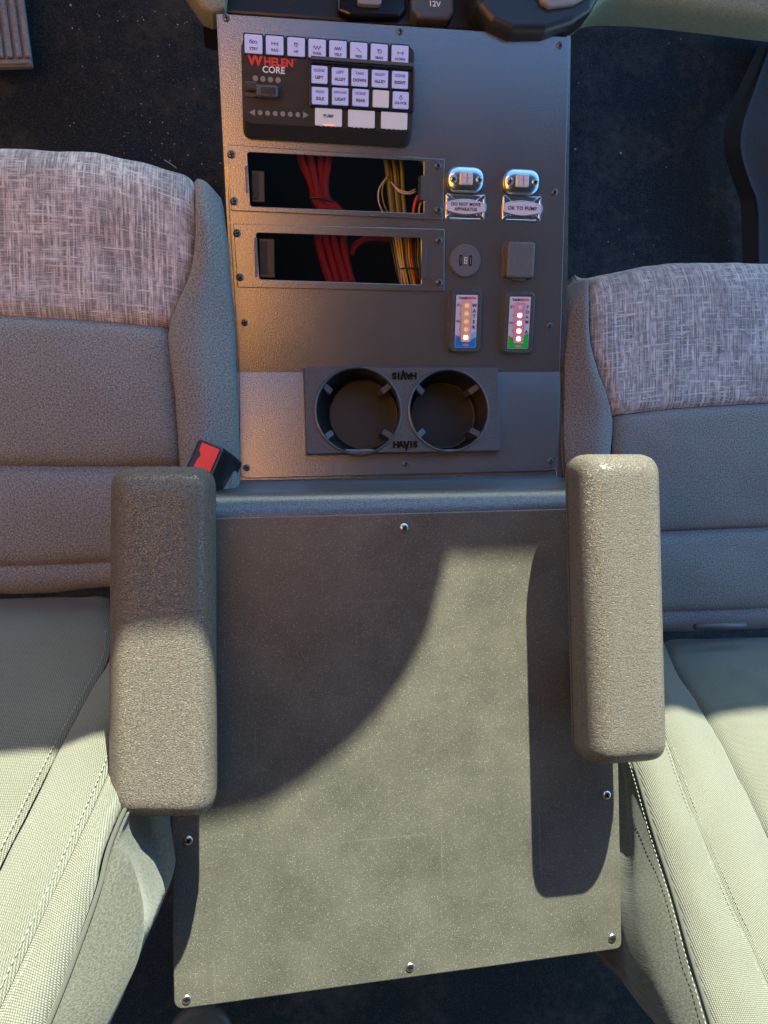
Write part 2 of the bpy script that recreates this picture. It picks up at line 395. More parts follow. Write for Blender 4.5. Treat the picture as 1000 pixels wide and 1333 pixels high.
# driver side cab shell, then an added orange curtain bouncing warm light
tag(slab('roof_panel', -1.7, -1.10, 0.115, -0.20, 1.24, 1.28, m_head), 'charcoal headliner over the driver seat back', kind='structure')
tag(slab('driver_door', -1.32, -1.10, -1.28, 1.3, -0.5, 1.1, M('brown_door_trim', (0.50, 0.27, 0.13), 0.8)), 'brown trimmed inner face of the driver door', kind='structure')  # unseen door; brown trim chosen to bounce warm light inward
tag(slab('rear_wall', -1.7, -1.14, 1.7, -1.10, -0.5, 1.6, m_head), 'charcoal rear wall of the cab behind the camera', kind='structure')
rt = root('bounce_curtain', Matrix.Translation((-0.56, 0.155, 1.63)) @ Matrix.Rotation(math.radians(62), 4, 'X'), 'unseen orange curtain added above the driver seat to bounce warm light', 'curtain')  # added out of view, tilted to the sun as a warm reflector
cv, cf = [], []
for i in range(41):
    for j in range(61):
        x = -1.20 + 1.79 * j / 60; y = -0.77 + 1.54 * i / 40; cv.append((x, y, 0.012 * math.sin(x * 42 + 0.6 * math.sin(y * 5)) + 0.006 * math.sin(x * 97)))
for i in range(40):
    for j in range(60): a = i * 61 + j; cf.append((a, a + 1, a + 62, a + 61))
cc = mesh('bounce_cloth', cv, cf, m_bounce, rt, True); sm_ = cc.modifiers.new('thickness', 'SOLIDIFY'); sm_.thickness = 0.002
tube('bounce_rod', [(-1.22, 0.775, 0.004), (0.61, 0.775, 0.004)], 0.006, m_plastic, rt)

# ------------------------------------------------------------------ centre console
con = root('center_console', I4, 'black powder coated centre console with dusty flat lid between the two seats', 'console')
def fup(px, py, h=0.0): return FU.uv(px, py, h)
def flo(px, py, h=0.0): return FL.uv(px, py, h)
def P4(F, pts, h=0): return [F.uv(x, y, h) for x, y in pts]
def onto(o, m): o.matrix_local = m; return o
cut1 = P4(FU, [(322, 198), (551.6, 209.4), (551.6, 277.5), (326, 268.5)], 0.003)
cut2 = P4(FU, [(333.5, 303), (548, 309.6), (548.6, 370.5), (338, 363.6)], 0.003)
def grow(poly, d):
    c = sum((Vector(p) for p in poly), Vector((0, 0))) / len(poly)
    return [Vector((p[0] + math.copysign(d, p[0] - c.x), p[1] + math.copysign(d, p[1] - c.y))) for p in poly]
fo = P4(FU, [(283, 17), (742, 48), (729, 485), (643, 485), (643, 480), (405, 480), (405, 485), (311, 485)])
up_ = plate('upper_faceplate', [rpoly(fo, [0.004, 0.004, 0, 0, 0, 0, 0, 0]), grow(cut1, 0.002), grow(cut2, 0.002)], -0.003, 0.003, 0.0008, m_face, con)
onto(up_, FU.mat())
lo = P4(FL, [(311, 483.6), (405, 483.6), (405, 585), (643, 585), (643, 483.6), (729, 483.6), (727.5, 612), (312, 623)])
low_ = plate('lower_faceplate', [rpoly(lo, [0, 0, 0, 0, 0, 0, 0.011, 0.011])], -0.003, 0.003, 0.0008, m_face, con)
onto(low_, FL.mat())
scr_u = [(294.6, 23), (521, 40.5), (729, 59), (722, 250), (715.5, 424), (318.5, 420)]
for x, y in scr_u:
    q = fup(x, y); o = put(sc_dark, con, 0, 0, 0); onto(o, FU.mat(q.x, q.y, 0, R_.uniform(0, 1.5)))
for x, y in [(717, 600), (321, 609), (528, 603)]:
    q = flo(x, y); o = put(sc_dark, con, 0, 0, 0); onto(o, FL.mat(q.x, q.y, 0, R_.uniform(0, 1.5)))

# body walls
def wall(name, pts, th, mat=m_face, parent=con):
    """vertical-sided sheet: pts is a closed outline in (y,z), at x from th[0] to th[1] (each may be a per-point list)"""
    n = len(pts); a = th[0] if isinstance(th[0], list) else [th[0]] * n; b = th[1] if isinstance(th[1], list) else [th[1]] * n
    vs = [(a[i], pts[i][0], pts[i][1]) for i in range(n)] + [(b[i], pts[i][0], pts[i][1]) for i in range(n)]
    fs = [tuple(range(n))[::-1], tuple(range(n, 2 * n))] + [(i, (i + 1) % n, n + (i + 1) % n, n + i) for i in range(n)]
    return mesh(name, vs, fs, mat, parent)
TL, TR = P(283, 17, ZT), P(742, 48, ZT); BL, BR = P(311, 485, ZL), P(729, 485, ZL)
y_end = 0.036
# right side rail: stands a little outside the faceplate and slightly lower
prof = [(TR.y + 0.004, TR.z - 0.004), (BR.y, ZL - 0.003), (0.020, ZL - 0.003), (0.020, -0.49), (TR.y + 0.004, -0.49)]
wall('side_wall', prof, ([TR.x - 0.002, BR.x - 0.002, BR.x - 0.006, BR.x - 0.006, TR.x - 0.002], [TR.x + 0.003, BR.x + 0.010, BR.x + 0.014, BR.x + 0.014, TR.x + 0.003]))
prof = [(TL.y + 0.002, TL.z - 0.004), (BL.y, ZL - 0.003), (0.020, ZL - 0.003), (0.020, -0.49), (TL.y + 0.002, -0.49)]
wall('side_wall', prof, ([TL.x - 0.001, BL.x - 0.005, BL.x - 0.010, BL.x - 0.010, TL.x - 0.001], [TL.x + 0.002, BL.x + 0.002, BL.x + 0.003, BL.x + 0.003, TL.x + 0.002]))
# shelf below the lower faceplate and the black floor of the box
mesh('base_shelf', [(BL.x - 0.008, 0.19, ZL - 0.0045), (BR.x + 0.012, 0.19, ZL - 0.0045), (BR.x + 0.012, 0.015, ZL - 0.0045), (BL.x - 0.008, 0.015, ZL - 0.0045),
      (-0.012, 0.55, -0.34), (BR.x, 0.55, -0.34), (BR.x, 0.1, -0.34), (-0.012, 0.1, -0.34)], [(4, 5, 6, 7)], m_black, con)
def ring_sheet(name, outer, z, hole, mat, parent):
    return plate(name, [outer, hole], z - 0.001, 0.001, 0.0, mat, parent)
plate('rim_ledge', [[Vector(p) for p in ((BL.x - 0.009, 0.012), (BR.x + 0.013, 0.012), (BR.x + 0.013, 0.165), (0.345, 0.165), (0.345, 0.060), (0.08, 0.060), (0.08, 0.165), (BL.x - 0.009, 0.165))]], ZL - 0.0055, 0.001, 0, m_face, con)
# rounded lip between the lower faceplate and the lid
lp = [(0.036, -0.203), (0.034, -0.19), (0.029, -0.15), (0.023, -0.10), (0.018, -0.055), (0.0155, -0.032)]
for k in range(9):
    a = math.radians(4 + k * 10.75); lp.append((-0.010 + 0.0270 * math.cos(a), -0.0280 + 0.0225 * math.sin(a)))
lp += [(-0.030, -0.0055), (-0.030, -0.21)]
m_lip = m_paint('satin_lip_coat', (0.10, 0.10, 0.105), 0.30, 0.6); m_lip.node_tree.nodes['Principled BSDF'].inputs['Metallic'].default_value = 0.5
lipo = wall('rounded_lip', lp, (-0.068, 0.402), m_lip)
for p in lipo.data.polygons: p.use_smooth = True
lipo.data.set_sharp_from_angle(angle=math.radians(35))
# storage box walls under the lid
for (x0, y0, x1, y1) in ((-0.066, -0.470, -0.061, -0.031), (0.370, -0.465, 0.375, -0.031), (-0.0605, -0.470, 0.3695, -0.465)):
    slab('box_wall', x0, y0, x1, y1, -0.49, -0.006, m_face, con)
lidp = [(-0.0740, -0.0085), (0.3860, -0.0060), (0.3865, -0.4765), (-0.0775, -0.4835)]
lid = plate('lid', [rpoly(lidp, [0.002, 0.002, 0.008, 0.010])], -0.005, 0.005, 0.0012, m_lid, con)
for x, y in [(526, 687), (790, 1035), (797, 1221), (243, 1301), (534, 1259), (245, 1094)]:
    q = P(x, y, 0); put(sc_zinc, con, q.x, q.y, 0)

# radio mounting plates with open slots
def mount(outl, cut, screws, tabsL, tabsR, bl):
    out = P4(FU, outl, 0.003)
    pl = plate('mounting_plate', [rpoly(out, [0.001] * 4), rpoly(cut, [0.003] * 4)], 0, 0.003, 0.0007, m_face, con)
    onto(pl, FU.mat())
    for x, y in screws:
        q = fup(x, y, 0.003); put(sc_ring, pl, q.x, q.y, 0.003)
    a, b = fup(tabsL[0], tabsL[1], 0.004), fup(tabsL[2], tabsL[3], 0.004)
    slab('bracket_tab', a.x, b.y, b.x, a.y, -0.008, 0.0045, m_lip2, pl, 0.0006, 0.0006)
    a, b = fup(tabsR[0], tabsR[1], 0.004), fup(tabsR[2], tabsR[3], 0.004)
    slab('bracket_tab', a.x, b.y, b.x, a.y, -0.012, 0.005, m_plastic2, pl, 0.0006, 0.0006)
    a, b = fup(bl[0], bl[1], -0.008), fup(bl[2], bl[3], -0.008)
    br = slab('side_bracket', a.x, b.y, b.x, a.y, -0.045, -0.006, m_plastic, pl, 0.001, 0.001)
    w_ = b.x - a.x; h_ = a.y - b.y
    slab('bracket_face', a.x + w_ * .08, b.y + h_ * .1, a.x + w_ * .5, a.y - h_ * .08, -0.0055, -0.003, m_case, br, 0.001, 0.0006)
    return pl
mp1 = mount([(296, 188), (579, 207), (577, 286), (301, 274)], cut1, [(301, 201), (304.5, 262), (570, 215.5), (570.5, 273)], (319, 216, 323, 251), (548, 228, 555, 261), (327, 222, 345, 264))
mp2 = mount([(304, 291), (579, 298), (578.5, 379), (309, 374)], cut2, [(308.6, 303.6), (312.5, 361), (571, 312.6), (571.5, 367.5)], (331, 309, 336, 360), (549.5, 314, 555, 363), (337, 310, 358, 362))

# ------------------------------------------------------------------ wiring inside the slots
def wires(name, label, cat, strands, ties=(), group=None):
    """strands: (pixel path with depth, radius, material, part name)"""
    rt = root(name, I4, label, cat, group)
    for path, r, m_, nm in strands:
        pts = []
        for (x, y, d) in path:
            q = FU.uv(x, y, -d); pts.append(FU.mat(q.x, q.y, -d).translation)
        tube(nm, smooth_line(pts, 5 * len(pts)), r, m_, rt, 8)
    for path, r, m_, nm in ties:
        pts = []
        for (x, y, d) in path:
            q = FU.uv(x, y, -d); pts.append(FU.mat(q.x, q.y, -d).translation)
        tube(nm, smooth_line(pts, 12), r, m_, rt, 6)
    return rt
st = []
for k, (x0, x1, x2, x3, x4) in enumerate([(392, 408, 408, 421, 436), (404, 413, 417, 432, 444), (418, 420, 428, 442, 455), (428, 425, 440, 451, 463)]):
    st.append(([(x0 - 4, 170, .034), (x0, 205, .034), (x1 - 2, 240, .034 - .003 * (k % 2)), (x1 + 2, 260, .034), (x1 + 12 + k * 2, 276, .036), (x2 + 6, 306, .036), (x3, 340, .036 + .002 * (k % 2)), (x4, 385, .038), (x4 + 6, 410, .04)], 0.0052, m_loom, 'red_strand'))
wires('red_wire_harness', 'thick bundle of red sleeved cables crossing behind both open radio slots', 'wire harness', st,
      [([(402, 259, .030), (412, 257, .026), (424, 259, .026), (434, 262, .030)], 0.0014, m_wk, 'cable_tie')])
wires('branch_cable', 'short red sleeved cable bending right behind the lower open radio slot', 'cable',
      [([(457, 332, .050), (462, 320, .048), (472, 313, .046), (487, 310, .046), (505, 311, .048), (520, 300, .05)], 0.0042, m_loom, 'red_sleeve')])
st = []
rr = random.Random(5)
mats = [m_wk, m_wo, m_ww, m_wy, m_wb, m_wk, m_wo, m_wy, m_wr, m_wk]
for k in range(12):
    x = 506 + k * 3.3
    st.append(([(x - 5 + rr.uniform(-2, 2), 290, .040), (x + 2, 310, .036 + rr.uniform(-.004, .004)), (x + 7 - k * .5, 335, .034), (516 + k * 2.7, 350, .032 + rr.uniform(-.002, .002)), (520 + k * 2.6 + rr.uniform(-2, 2), 374, .034), (524 + k * 2.5, 395, .04)], 0.0011 + 0.0005 * (k % 3 == 0), mats[k % 10], 'wire'))
wires('wire_bundle', 'tied bundle of yellow, black and white thin wires in the lower radio slot', 'wires', st,
      [([(519, 351, .036), (528, 349, .028), (542, 350, .028), (548, 352, .034)], 0.0010, m_wk, 'cable_tie')])
st = [([(500 + k * 5, 195, .045), (505 + k * 4.5, 225, .04), (508 + k * 4, 255, .042), (512 + k * 4, 290, .045)], 0.0032, m_wk if k % 2 else m_wo, 'black_sleeve') for k in range(5)]
st += [([(504, 230, .034), (494, 245, .03), (493, 262, .03), (500, 280, .034)], 0.0009, m_wb, 'wire'), ([(506, 228, .034), (498, 244, .030), (499, 262, .03), (506, 280, .034)], 0.0009, m_wo, 'wire'),
       ([(509, 237, .032), (520, 247, .028), (532, 250, .028), (541, 246, .032)], 0.0009, m_wb, 'wire'), ([(511, 240, .032), (521, 250, .028), (533, 252, .028), (542, 249, .032)], 0.0009, m_ww, 'wire'),
       ([(544, 255, .025), (540, 265, .022), (537, 284, .024)], 0.0020, m_wr, 'wire'), ([(549, 262, .025), (546, 270, .022), (545, 286, .024)], 0.0012, m_wy, 'wire'),
       ([(541, 206, .03), (550, 212, .026), (556, 222, .03)], 0.0012, m_wo, 'wire')]
wires('wire_loop_bundle', 'looped beige and black wires at the right end of the upper radio slot', 'wires', st)

# ------------------------------------------------------------------ siren control panel
def centre_frame(F, px, py, h=0, rz=0): q = F.uv(px, py, h); return F.mat(q.x, q.y, 0, rz), q
TOP = 0.026
c4 = P4(FU, [(315, 43), (536, 60), (541.5, 172), (320, 160)], TOP)
org = sum(c4, Vector((0, 0))) / 4
rzp = math.atan2((c4[1] - c4[0]).y, (c4[1] - c4[0]).x)
sir = root('siren_control_panel', FU.mat(org.x, org.y, 0, rzp), 'black siren and light control panel with lilac backlit keys at the top of the console', 'control panel')
def rl(px, py, h, o=None, F=FU, rz=None):     # pixel on a plane at height h -> local coordinates of a device
    q = F.uv(px, py, h) - (org if o is None else o); a = -(rzp if rz is None else rz)
    return Vector((q.x * math.cos(a) - q.y * math.sin(a), q.x * math.sin(a) + q.y * math.cos(a)))
c4l = [rl(*p, TOP) for p in ((315, 43), (536, 60), (541.5, 172), (320, 160))]
W2 = (c4l[1].x - c4l[0].x + c4l[2].x - c4l[3].x) / 4; H2 = (c4l[0].y - c4l[3].y + c4l[1].y - c4l[2].y) / 4
# housing: stacked outlines, wider at the base, with a sloped front
def loft(name, rings, mat, parent, cap=True, smooth=True):
    n = len(rings[0]); vs = [v for r in rings for v in r]
    fs = [(i * n + k, i * n + (k + 1) % n, (i + 1) * n + (k + 1) % n, (i + 1) * n + k) for i in range(len(rings) - 1) for k in range(n)]
    if cap: fs.append(tuple(range((len(rings) - 1) * n, len(rings) * n))); fs.append(tuple(range(n))[::-1])
    o = mesh(name, vs, fs, mat, parent, smooth)
    if smooth: o.data.set_sharp_from_angle(angle=math.radians(32))
    return o
def rr3(x0, y0, x1, y1, r, z, n=5): return [Vector((p.x, p.y, z)) for p in rrect(x0, y0, x1, y1, r, n)]
loft('housing', [rr3(-W2 - .002, -H2 - .012, W2 + .002, H2 + .001, .011, 0), rr3(-W2 - .002, -H2 - .012, W2 + .002, H2 + .001, .011, .006), rr3(-W2 - .001, -H2 - .006, W2 + .001, H2, .010, .015),
     rr3(-W2, -H2 - .001, W2, H2, .009, TOP - .002), rr3(-W2 + .0006, -H2 - .0002, W2 - .0006, H2 - .0006, .0085, TOP - .0006), rr3(-W2 + .002, -H2 + .001, W2 - .002, H2 - .002, .0078, TOP)], m_case, sir)
def key(px, py, wpx, hpx, mat, name='key', z=TOP):
    k = rl(px, py, z); hw = wpx * 0.00049; hh = hpx * 0.00050
    fr = plate(name + '_surround', [rrect(k.x - hw - .0014, k.y - hh - .0014, k.x + hw + .0014, k.y + hh + .0014, .002), rrect(k.x - hw - .0001, k.y - hh - .0001, k.x + hw + .0001, k.y + hh + .0001, .001)], z, .0014, .0005, m_gloss, sir)
    o = plate(name, [rrect(k.x - hw, k.y - hh, k.x + hw, k.y + hh, .0015, 3)], z - .0005, .0027, .0007, mat, sir)
    return o, k, hw, hh
TK = 0.003
def strokes(name, segs, r, mat, parent, z, k):
    vs, fs = [], []
    for s in segs:
        for a, b in zip(s[:-1], s[1:]):
            a = Vector(a); b = Vector(b); d = (b - a); 
            if d.length < 1e-7: continue
            t = Vector((-d.y, d.x)).normalized() * r; d = d.normalized() * r * .5; k0 = len(vs)
            for q in (a - d + t, a - d - t, b + d - t, b + d + t): vs.append((k.x + q.x, k.y + q.y, z))
            fs.append((k0, k0 + 1, k0 + 2, k0 + 3))
    return mesh(name, vs, fs, mat, parent)
def sine(n, a, w_): return [[(-w_ / 2 + w_ * i / 24, a * math.sin(2 * math.pi * n * i / 24)) for i in range(25)]]
def ring(x, y, r, n=10): return [(x + r * math.cos(6.2832 * i / n), y + r * math.sin(6.2832 * i / n)) for i in range(n + 1)]
mm = 0.001
icons = {
 'STBY': [ring(-3 * mm, 1 * mm, 1.2 * mm), ring(0, 1 * mm, 1.2 * mm), [(2 * mm, 2.4 * mm), (4 * mm, 1 * mm), (2.4 * mm, -.6 * mm)], [(-4 * mm, 2.6 * mm), (-2 * mm, 3.2 * mm)]],
 'RAD': [[(-3 * mm, 2.6 * mm), (-3 * mm, -1 * mm)], [(0, 2.6 * mm), (0, -1 * mm)], [(3 * mm, 2.6 * mm), (3 * mm, -1 * mm)], [(-4 * mm, .8 * mm), (4 * mm, .8 * mm)]],
 'HF': [ring(-.4 * mm, 1.6 * mm, 1.6 * mm), [(-2.6 * mm, 2.8 * mm), (2.6 * mm, 2.2 * mm)], [(.6 * mm, 0), (1.6 * mm, -1 * mm)]],
 'WAIL': sine(2.5, 1.7 * mm, 8.6 * mm), 'YELP': [[(-4 * mm, -1 * mm), (-2.6 * mm, 2 * mm), (-2 * mm, -1 * mm), (-.4 * mm, 2 * mm), (0, -1 * mm), (1.6 * mm, 2 * mm), (2.2 * mm, -1 * mm), (4 * mm, 2 * mm)]],
 'PIER': [[(-2.4 * mm, 2.8 * mm), (0, .8 * mm), (-.4 * mm, 1.2 * mm), (2.6 * mm, -1.2 * mm)]],
 'MAN': [ring(.4 * mm, 1 * mm, 2 * mm), [(-2.6 * mm, 3 * mm), (.4 * mm, 1 * mm)]],
 'HORN': [[(-2.6 * mm, 2.4 * mm), (-2.6 * mm, -1 * mm)], [(-2.6 * mm, .8 * mm), (2 * mm, .8 * mm), (3.4 * mm, 2.4 * mm), (3.4 * mm, -.8 * mm), (2 * mm, .4 * mm)]],
}
row1 = [(330, 57.6, 'STBY'), (357.6, 59.4, 'RAD'), (385.5, 61.5, 'HF'), (412.8, 63.6, 'WAIL'), (439.8, 65.4, 'YELP'), (466.8, 67.8, 'PIER'), (493.5, 69.6, 'MAN'), (520.5, 71.4, 'HORN')]
for x, y, s in row1:
    o, k, hw, hh = key(x, y, 19.5, 18.5, m_btn)
    k2 = Vector((k.x, k.y + 0.0006)); strokes('key_symbol', icons[s], 0.00033, m_ink, o, TOP + .0024, k2)
    text('key_legend', s, 0.0040, k.x, k.y - hh * 0.55, TOP + .0024, m_ink, o, 0.02)
# raised bezel round the two middle rows
b4 = [rl(*p, TOP) for p in ((400, 78), (541, 88), (541, 148), (404, 140))]
bx0, bx1, by1, by0 = (b4[0].x + b4[3].x) / 2, W2 + .0002, b4[0].y, b4[3].y
plate('keypad_bezel', [rrect(bx0, by0, bx1, by1, .004), rrect(bx0 + .003, by0 + .003, bx1 - .002, by1 - .0035, .003)], TOP + .0001, .0032, .0012, m_gloss, sir)
slab('divider_bar', bx0 + .002, by1 + .0002, bx1 - .001, by1 + .0042, TOP + .0002, TOP + .003, m_plastic2, sir, .001, .001)
for (x, y, a, b) in [(415.5, 97.5, 'SCENE', 'LEFT'), (442.5, 99.9, 'LEFT', 'ALLEY'), (468, 101.4, 'TAKE', 'DOWN'), (494.4, 102.9, 'RIGHT', 'ALLEY'), (520.5, 104.4, 'SCENE', 'RIGHT'),
                  (416.4, 125.1, 'HIGH', 'IDLE'), (442.8, 126, 'GROUND', 'LIGHT'), (469.2, 127.5, 'SCENE', 'REAR'), (495.6, 129, '', ''), (521.4, 130.8, '', 'U-LOCK')]:
    o, k, hw, hh = key(x, y, 18.8, 17.8, m_btn if b else m_btn2)
    if a: text('key_legend', a, 0.0040 if len(a) < 6 else .0034, k.x, k.y + hh * 0.45, TOP + .0024, m_ink2, o, 0.02)
    if b: text('key_legend', b, 0.0044 if len(b) < 6 else .0038, k.x, k.y - hh * 0.35, TOP + .0024, m_ink, o, 0.03)
    if b == 'U-LOCK': strokes('key_symbol', [ring(0, 0, 1.6 * mm), [(-1 * mm, 2.4 * mm), (1 * mm, 2.4 * mm)]], .0003, m_ink, o, TOP + .0024, Vector((k.x, k.y + .0022)))
for (x, y, a) in [(427.5, 153, 'PUMP'), (470.4, 155, ''), (513, 157.2, '')]:
    o, k, hw, hh = key(x, y, 31, 18, m_btn2)
    if a:
        text('key_legend', a, 0.0046, k.x, k.y + .001, TOP + .0024, m_ink, o, 0.03)
        slab('red_underglow', k.x - .006, k.y - hh + .0004, k.x + .007, k.y - hh + .0016, TOP + .0022, TOP + .0025, m_btnred, o)
    for dx in (-.55, -.2, .2, .55):
        for sy in (1, -1): slab('edge_dot', k.x + dx * hw - .0007, k.y + sy * (hh + .0006) - .0003, k.x + dx * hw + .0007, k.y + sy * (hh + .0006) + .0003, TOP + .0015, TOP + .0019, m_btn2, o, 0, 0)
k = rl(355, 81.5, TOP)
text('logo_lettering', 'W', 0.0150, k.x - .0190, k.y + .0008, TOP + .0002, m_red, sir, 0.035)
text('logo_lettering', 'HELEN', 0.0108, k.x + .0065, k.y + .0004, TOP + .0002, m_red, sir, 0.04)
k = rl(357.5, 91.5, TOP)
text('logo_lettering', 'CORE', 0.0094, k.x - .001, k.y, TOP + .0002, m_white, sir, 0.02)
k = rl(384, 78, TOP); text('logo_lettering', '®', 0.0035, k.x, k.y, TOP + .0002, m_red, sir)
for i in range(4):
    k = rl(332.4 + i * 9.9, 102 + i * .8, TOP); plate('indicator_lamp', [circ(k.x, k.y, .0030, 14)], TOP - .0005, .0012, .0004, m_grey, sir)
for i in range(6):
    k = rl(338.7 + i * 9.8, 146.8 + i * .5, TOP); plate('progress_lamp', [circ(k.x, k.y, .0027, 14)], TOP - .0005, .0012, .0004, m_grey, sir)
for (x, y, s) in ((328.5, 146.4, -1), (398, 149.8, 1)):
    k = rl(x, y, TOP); plate('arrow_lamp', [[Vector((k.x + s * .0036, k.y)), Vector((k.x - s * .003, k.y + .0034)), Vector((k.x - s * .003, k.y - .0034))]], TOP - .0005, .0012, .0002, m_grey, sir)
# slide switch: ribbed barrel and raised thumb knob in a dark recess
a, b = rl(318, 103, TOP), rl(363, 128, TOP)
plate('switch_recess', [rrect(a.x, b.y - .001, b.x, a.y - .004, .004)], TOP, .0012, .0005, m_gloss, sir)
a, b = rl(318, 104, TOP + .008), rl(336, 118, TOP + .008)
sw = slab('switch_barrel', a.x, b.y, b.x, a.y, TOP, TOP + .007, m_plastic2, sir, .004, .003)
for i in range(7):
    x = a.x + (b.x - a.x) * (i + .5) / 7; slab('grip_rib', x - .0004, b.y + .0015, x + .0004, a.y - .0015, TOP + .0068, TOP + .0080, m_plastic, sw, 0, .0002)
a, b = rl(333, 109, TOP + .010), rl(362, 127, TOP + .010)
kn = plate('switch_knob', [rrect(a.x, b.y, b.x, a.y, .003)], TOP + .001, .010, .0025, m_plastic2, sir)
slab('knob_inset', a.x + .005, b.y + .003, b.x - .002, a.y - .003, TOP + .0108, TOP + .0114, m_gloss, kn, .002, .0003)

# ------------------------------------------------------------------ indicator lights and their name plates
def dev(name, px, py, label, cat, group=None, F=FU, h=0.0):
    q = F.uv(px, py, h); r = root(name, F.mat(q.x, q.y, 0, 0), label, cat, group)
    return r, q
def ind(px, py, label):
    r, q = dev('indicator_light', px, py, label, 'light', 'chrome indicator lights', h=.008)
    def ov(w_, h_, z): return [Vector((p.x, p.y, z)) for p in rrect(-w_, -h_, w_, h_, h_ * .98, 7)]
    plate('gasket', [rrect(-.0230, -.0152, .0230, .0152, .0148, 7)], 0, .0022, .0006, m_black, r)
    loft('chrome_bezel', [ov(.0228, .0150, .0022), ov(.0225, .0148, .0050), ov(.0212, .0136, .0078), ov(.0195, .0120, .0086), ov(.0150, .0095, .0092), ov(.011, .007, .0094)], m_chrome, r)
    ln = plate('lens', [rrect(-.0080, -.0064, .0070, .0078, .001)], .006, .0075, .0012, m_led2, r)
    for sx in (-1, 1):
        for sy in (-1, 1): slab('led_chip', -.0005 + sx * .0030 - .0020, .0007 + sy * .0031 - .0020, -.0005 + sx * .0030 + .0020, .0007 + sy * .0031 + .0020, .0136, .0141, m_ledoff, ln, .0004, .0001)
    strokes('led_cross', [[(0, -.005), (0, .005)]], .0004, m_grey, ln, .01415, Vector((-.0005, .0007)))
    for sx in (-1, 1): put(sc_zinc, r, sx * .0160, 0, .0088)
    return r
ind(607, 233.5, 'chrome oval indicator light above the DO NOT MOVE APPARATUS plate')
ind(680, 236.5, 'chrome oval indicator light above the OK TO PUMP plate')
def nameplate(px, py, lines, label):
    r, q = dev('name_plate', px, py, label, 'sign', 'chrome name plates', h=.002)
    plate('chrome_frame', [rrect(-.0245, -.0145, .0245, .0145, .0022), rrect(-.0222, -.0125, .0222, .0125, .0012)], 0, .0016, .0006, m_chrome, r)
    for sx in (-1, 1):
        for sy in (-1, 1):
            a = Vector((sx * .0238, sy * .0138)); b = Vector((sx * .0130, sy * .0052)); d = (b - a).normalized(); t = Vector((-d.y, d.x)) * .0022
            plate('corner_strut', [[a + t, a - t, b - t, b + t] if sx * sy > 0 else [a + t, a - t, b - t, b + t][::-1]], .0001, .0022, .0006, m_chrome, r)
    body = [Vector((-.0245, -.0052)), Vector((-.0245, .0052))] + [Vector((-.0245 + .049 * i / 12, .0052 + .0040 * math.sin(math.pi * i / 12))) for i in range(1, 12)] + [Vector((.0250, .0052)), Vector((.0262, .003)), Vector((.0262, -.003)), Vector((.0250, -.0052))] + [Vector((.0245 - .049 * i / 12, -.0052 - .0040 * math.sin(math.pi * i / 12))) for i in range(1, 12)]
    plate('chrome_banner', [body], .0018, .0016, .0005, m_chrome, r)
    inner = [p * .925 if abs(p.y) < .0001 else Vector((p.x * .95, p.y * .86)) for p in body]
    lb = plate('banner_label', [inner], .0035, .0003, .0001, m_lab, r)
    if len(lines) == 2:
        text('lettering', lines[0], .0053, 0, .0028, .0039, m_ink, lb, .035, sx=.95, spacing=1.05); text('lettering', lines[1], .0053, 0, -.0028, .0039, m_ink, lb, .035, sx=.95, spacing=1.05)
    else: text('lettering', lines[0], .0058, 0, 0, .0039, m_ink, lb, .035, spacing=1.1)
nameplate(606, 269.5, ['DO NOT MOVE', 'APPARATUS'], 'chrome framed name plate reading DO NOT MOVE APPARATUS')
nameplate(679.5, 271.5, ['OK TO PUMP'], 'chrome framed name plate reading OK TO PUMP')

# round USB socket
r, q = dev('usb_charger', 606, 339, 'round grey flush USB charging socket with two ports', 'socket', h=.004)
plate('socket_cap', [circ(0, 0, .0195, 48)], 0, .0045, .0012, m_cap, r)
fc = plate('port_face', [circ(0, 0, .0182, 48)], .0046, .0003, .0001, m_cap, r)
for sx in (-1, 1): 
    pt = slab('port', sx * .0062 - .0017, -.0062, sx * .0062 + .0017, .0062, .0047, .0052, m_black, r, .0005, 0)
    slab('contact', sx * .0062 - .0004, -.0045, sx * .0062 + .0004, .0045, .0053, .0056, m_grey, pt)
strokes('usb_symbol', [[(-.0015, -.0035), (-.0015, .0035), (.0015, .0035), (.0015, -.0035), (-.0015, -.0035)], [(-.0012, 0), (.0012, 0)]], .0004, m_white, r, .0053, Vector((0, 0)))
# capped 12 V socket
r, q = dev('socket_cover', 678, 338.5, 'square grey hinged cover over a power socket beside the round USB socket', 'socket', h=.010)
plate('socket_base', [rrect(-.0185, -.0215, .0185, .0215, .004)], 0, .0035, .001, m_plastic, r)
plate('hinged_flap', [rrect(-.0178, -.0210, .0178, .0216, .004)], .0036, .0085, .0026, m_cap, r)
slab('finger_tab', -.0095, -.0246, .0095, -.0205, .002, .0058, m_plastic2, r, .001, .0008)

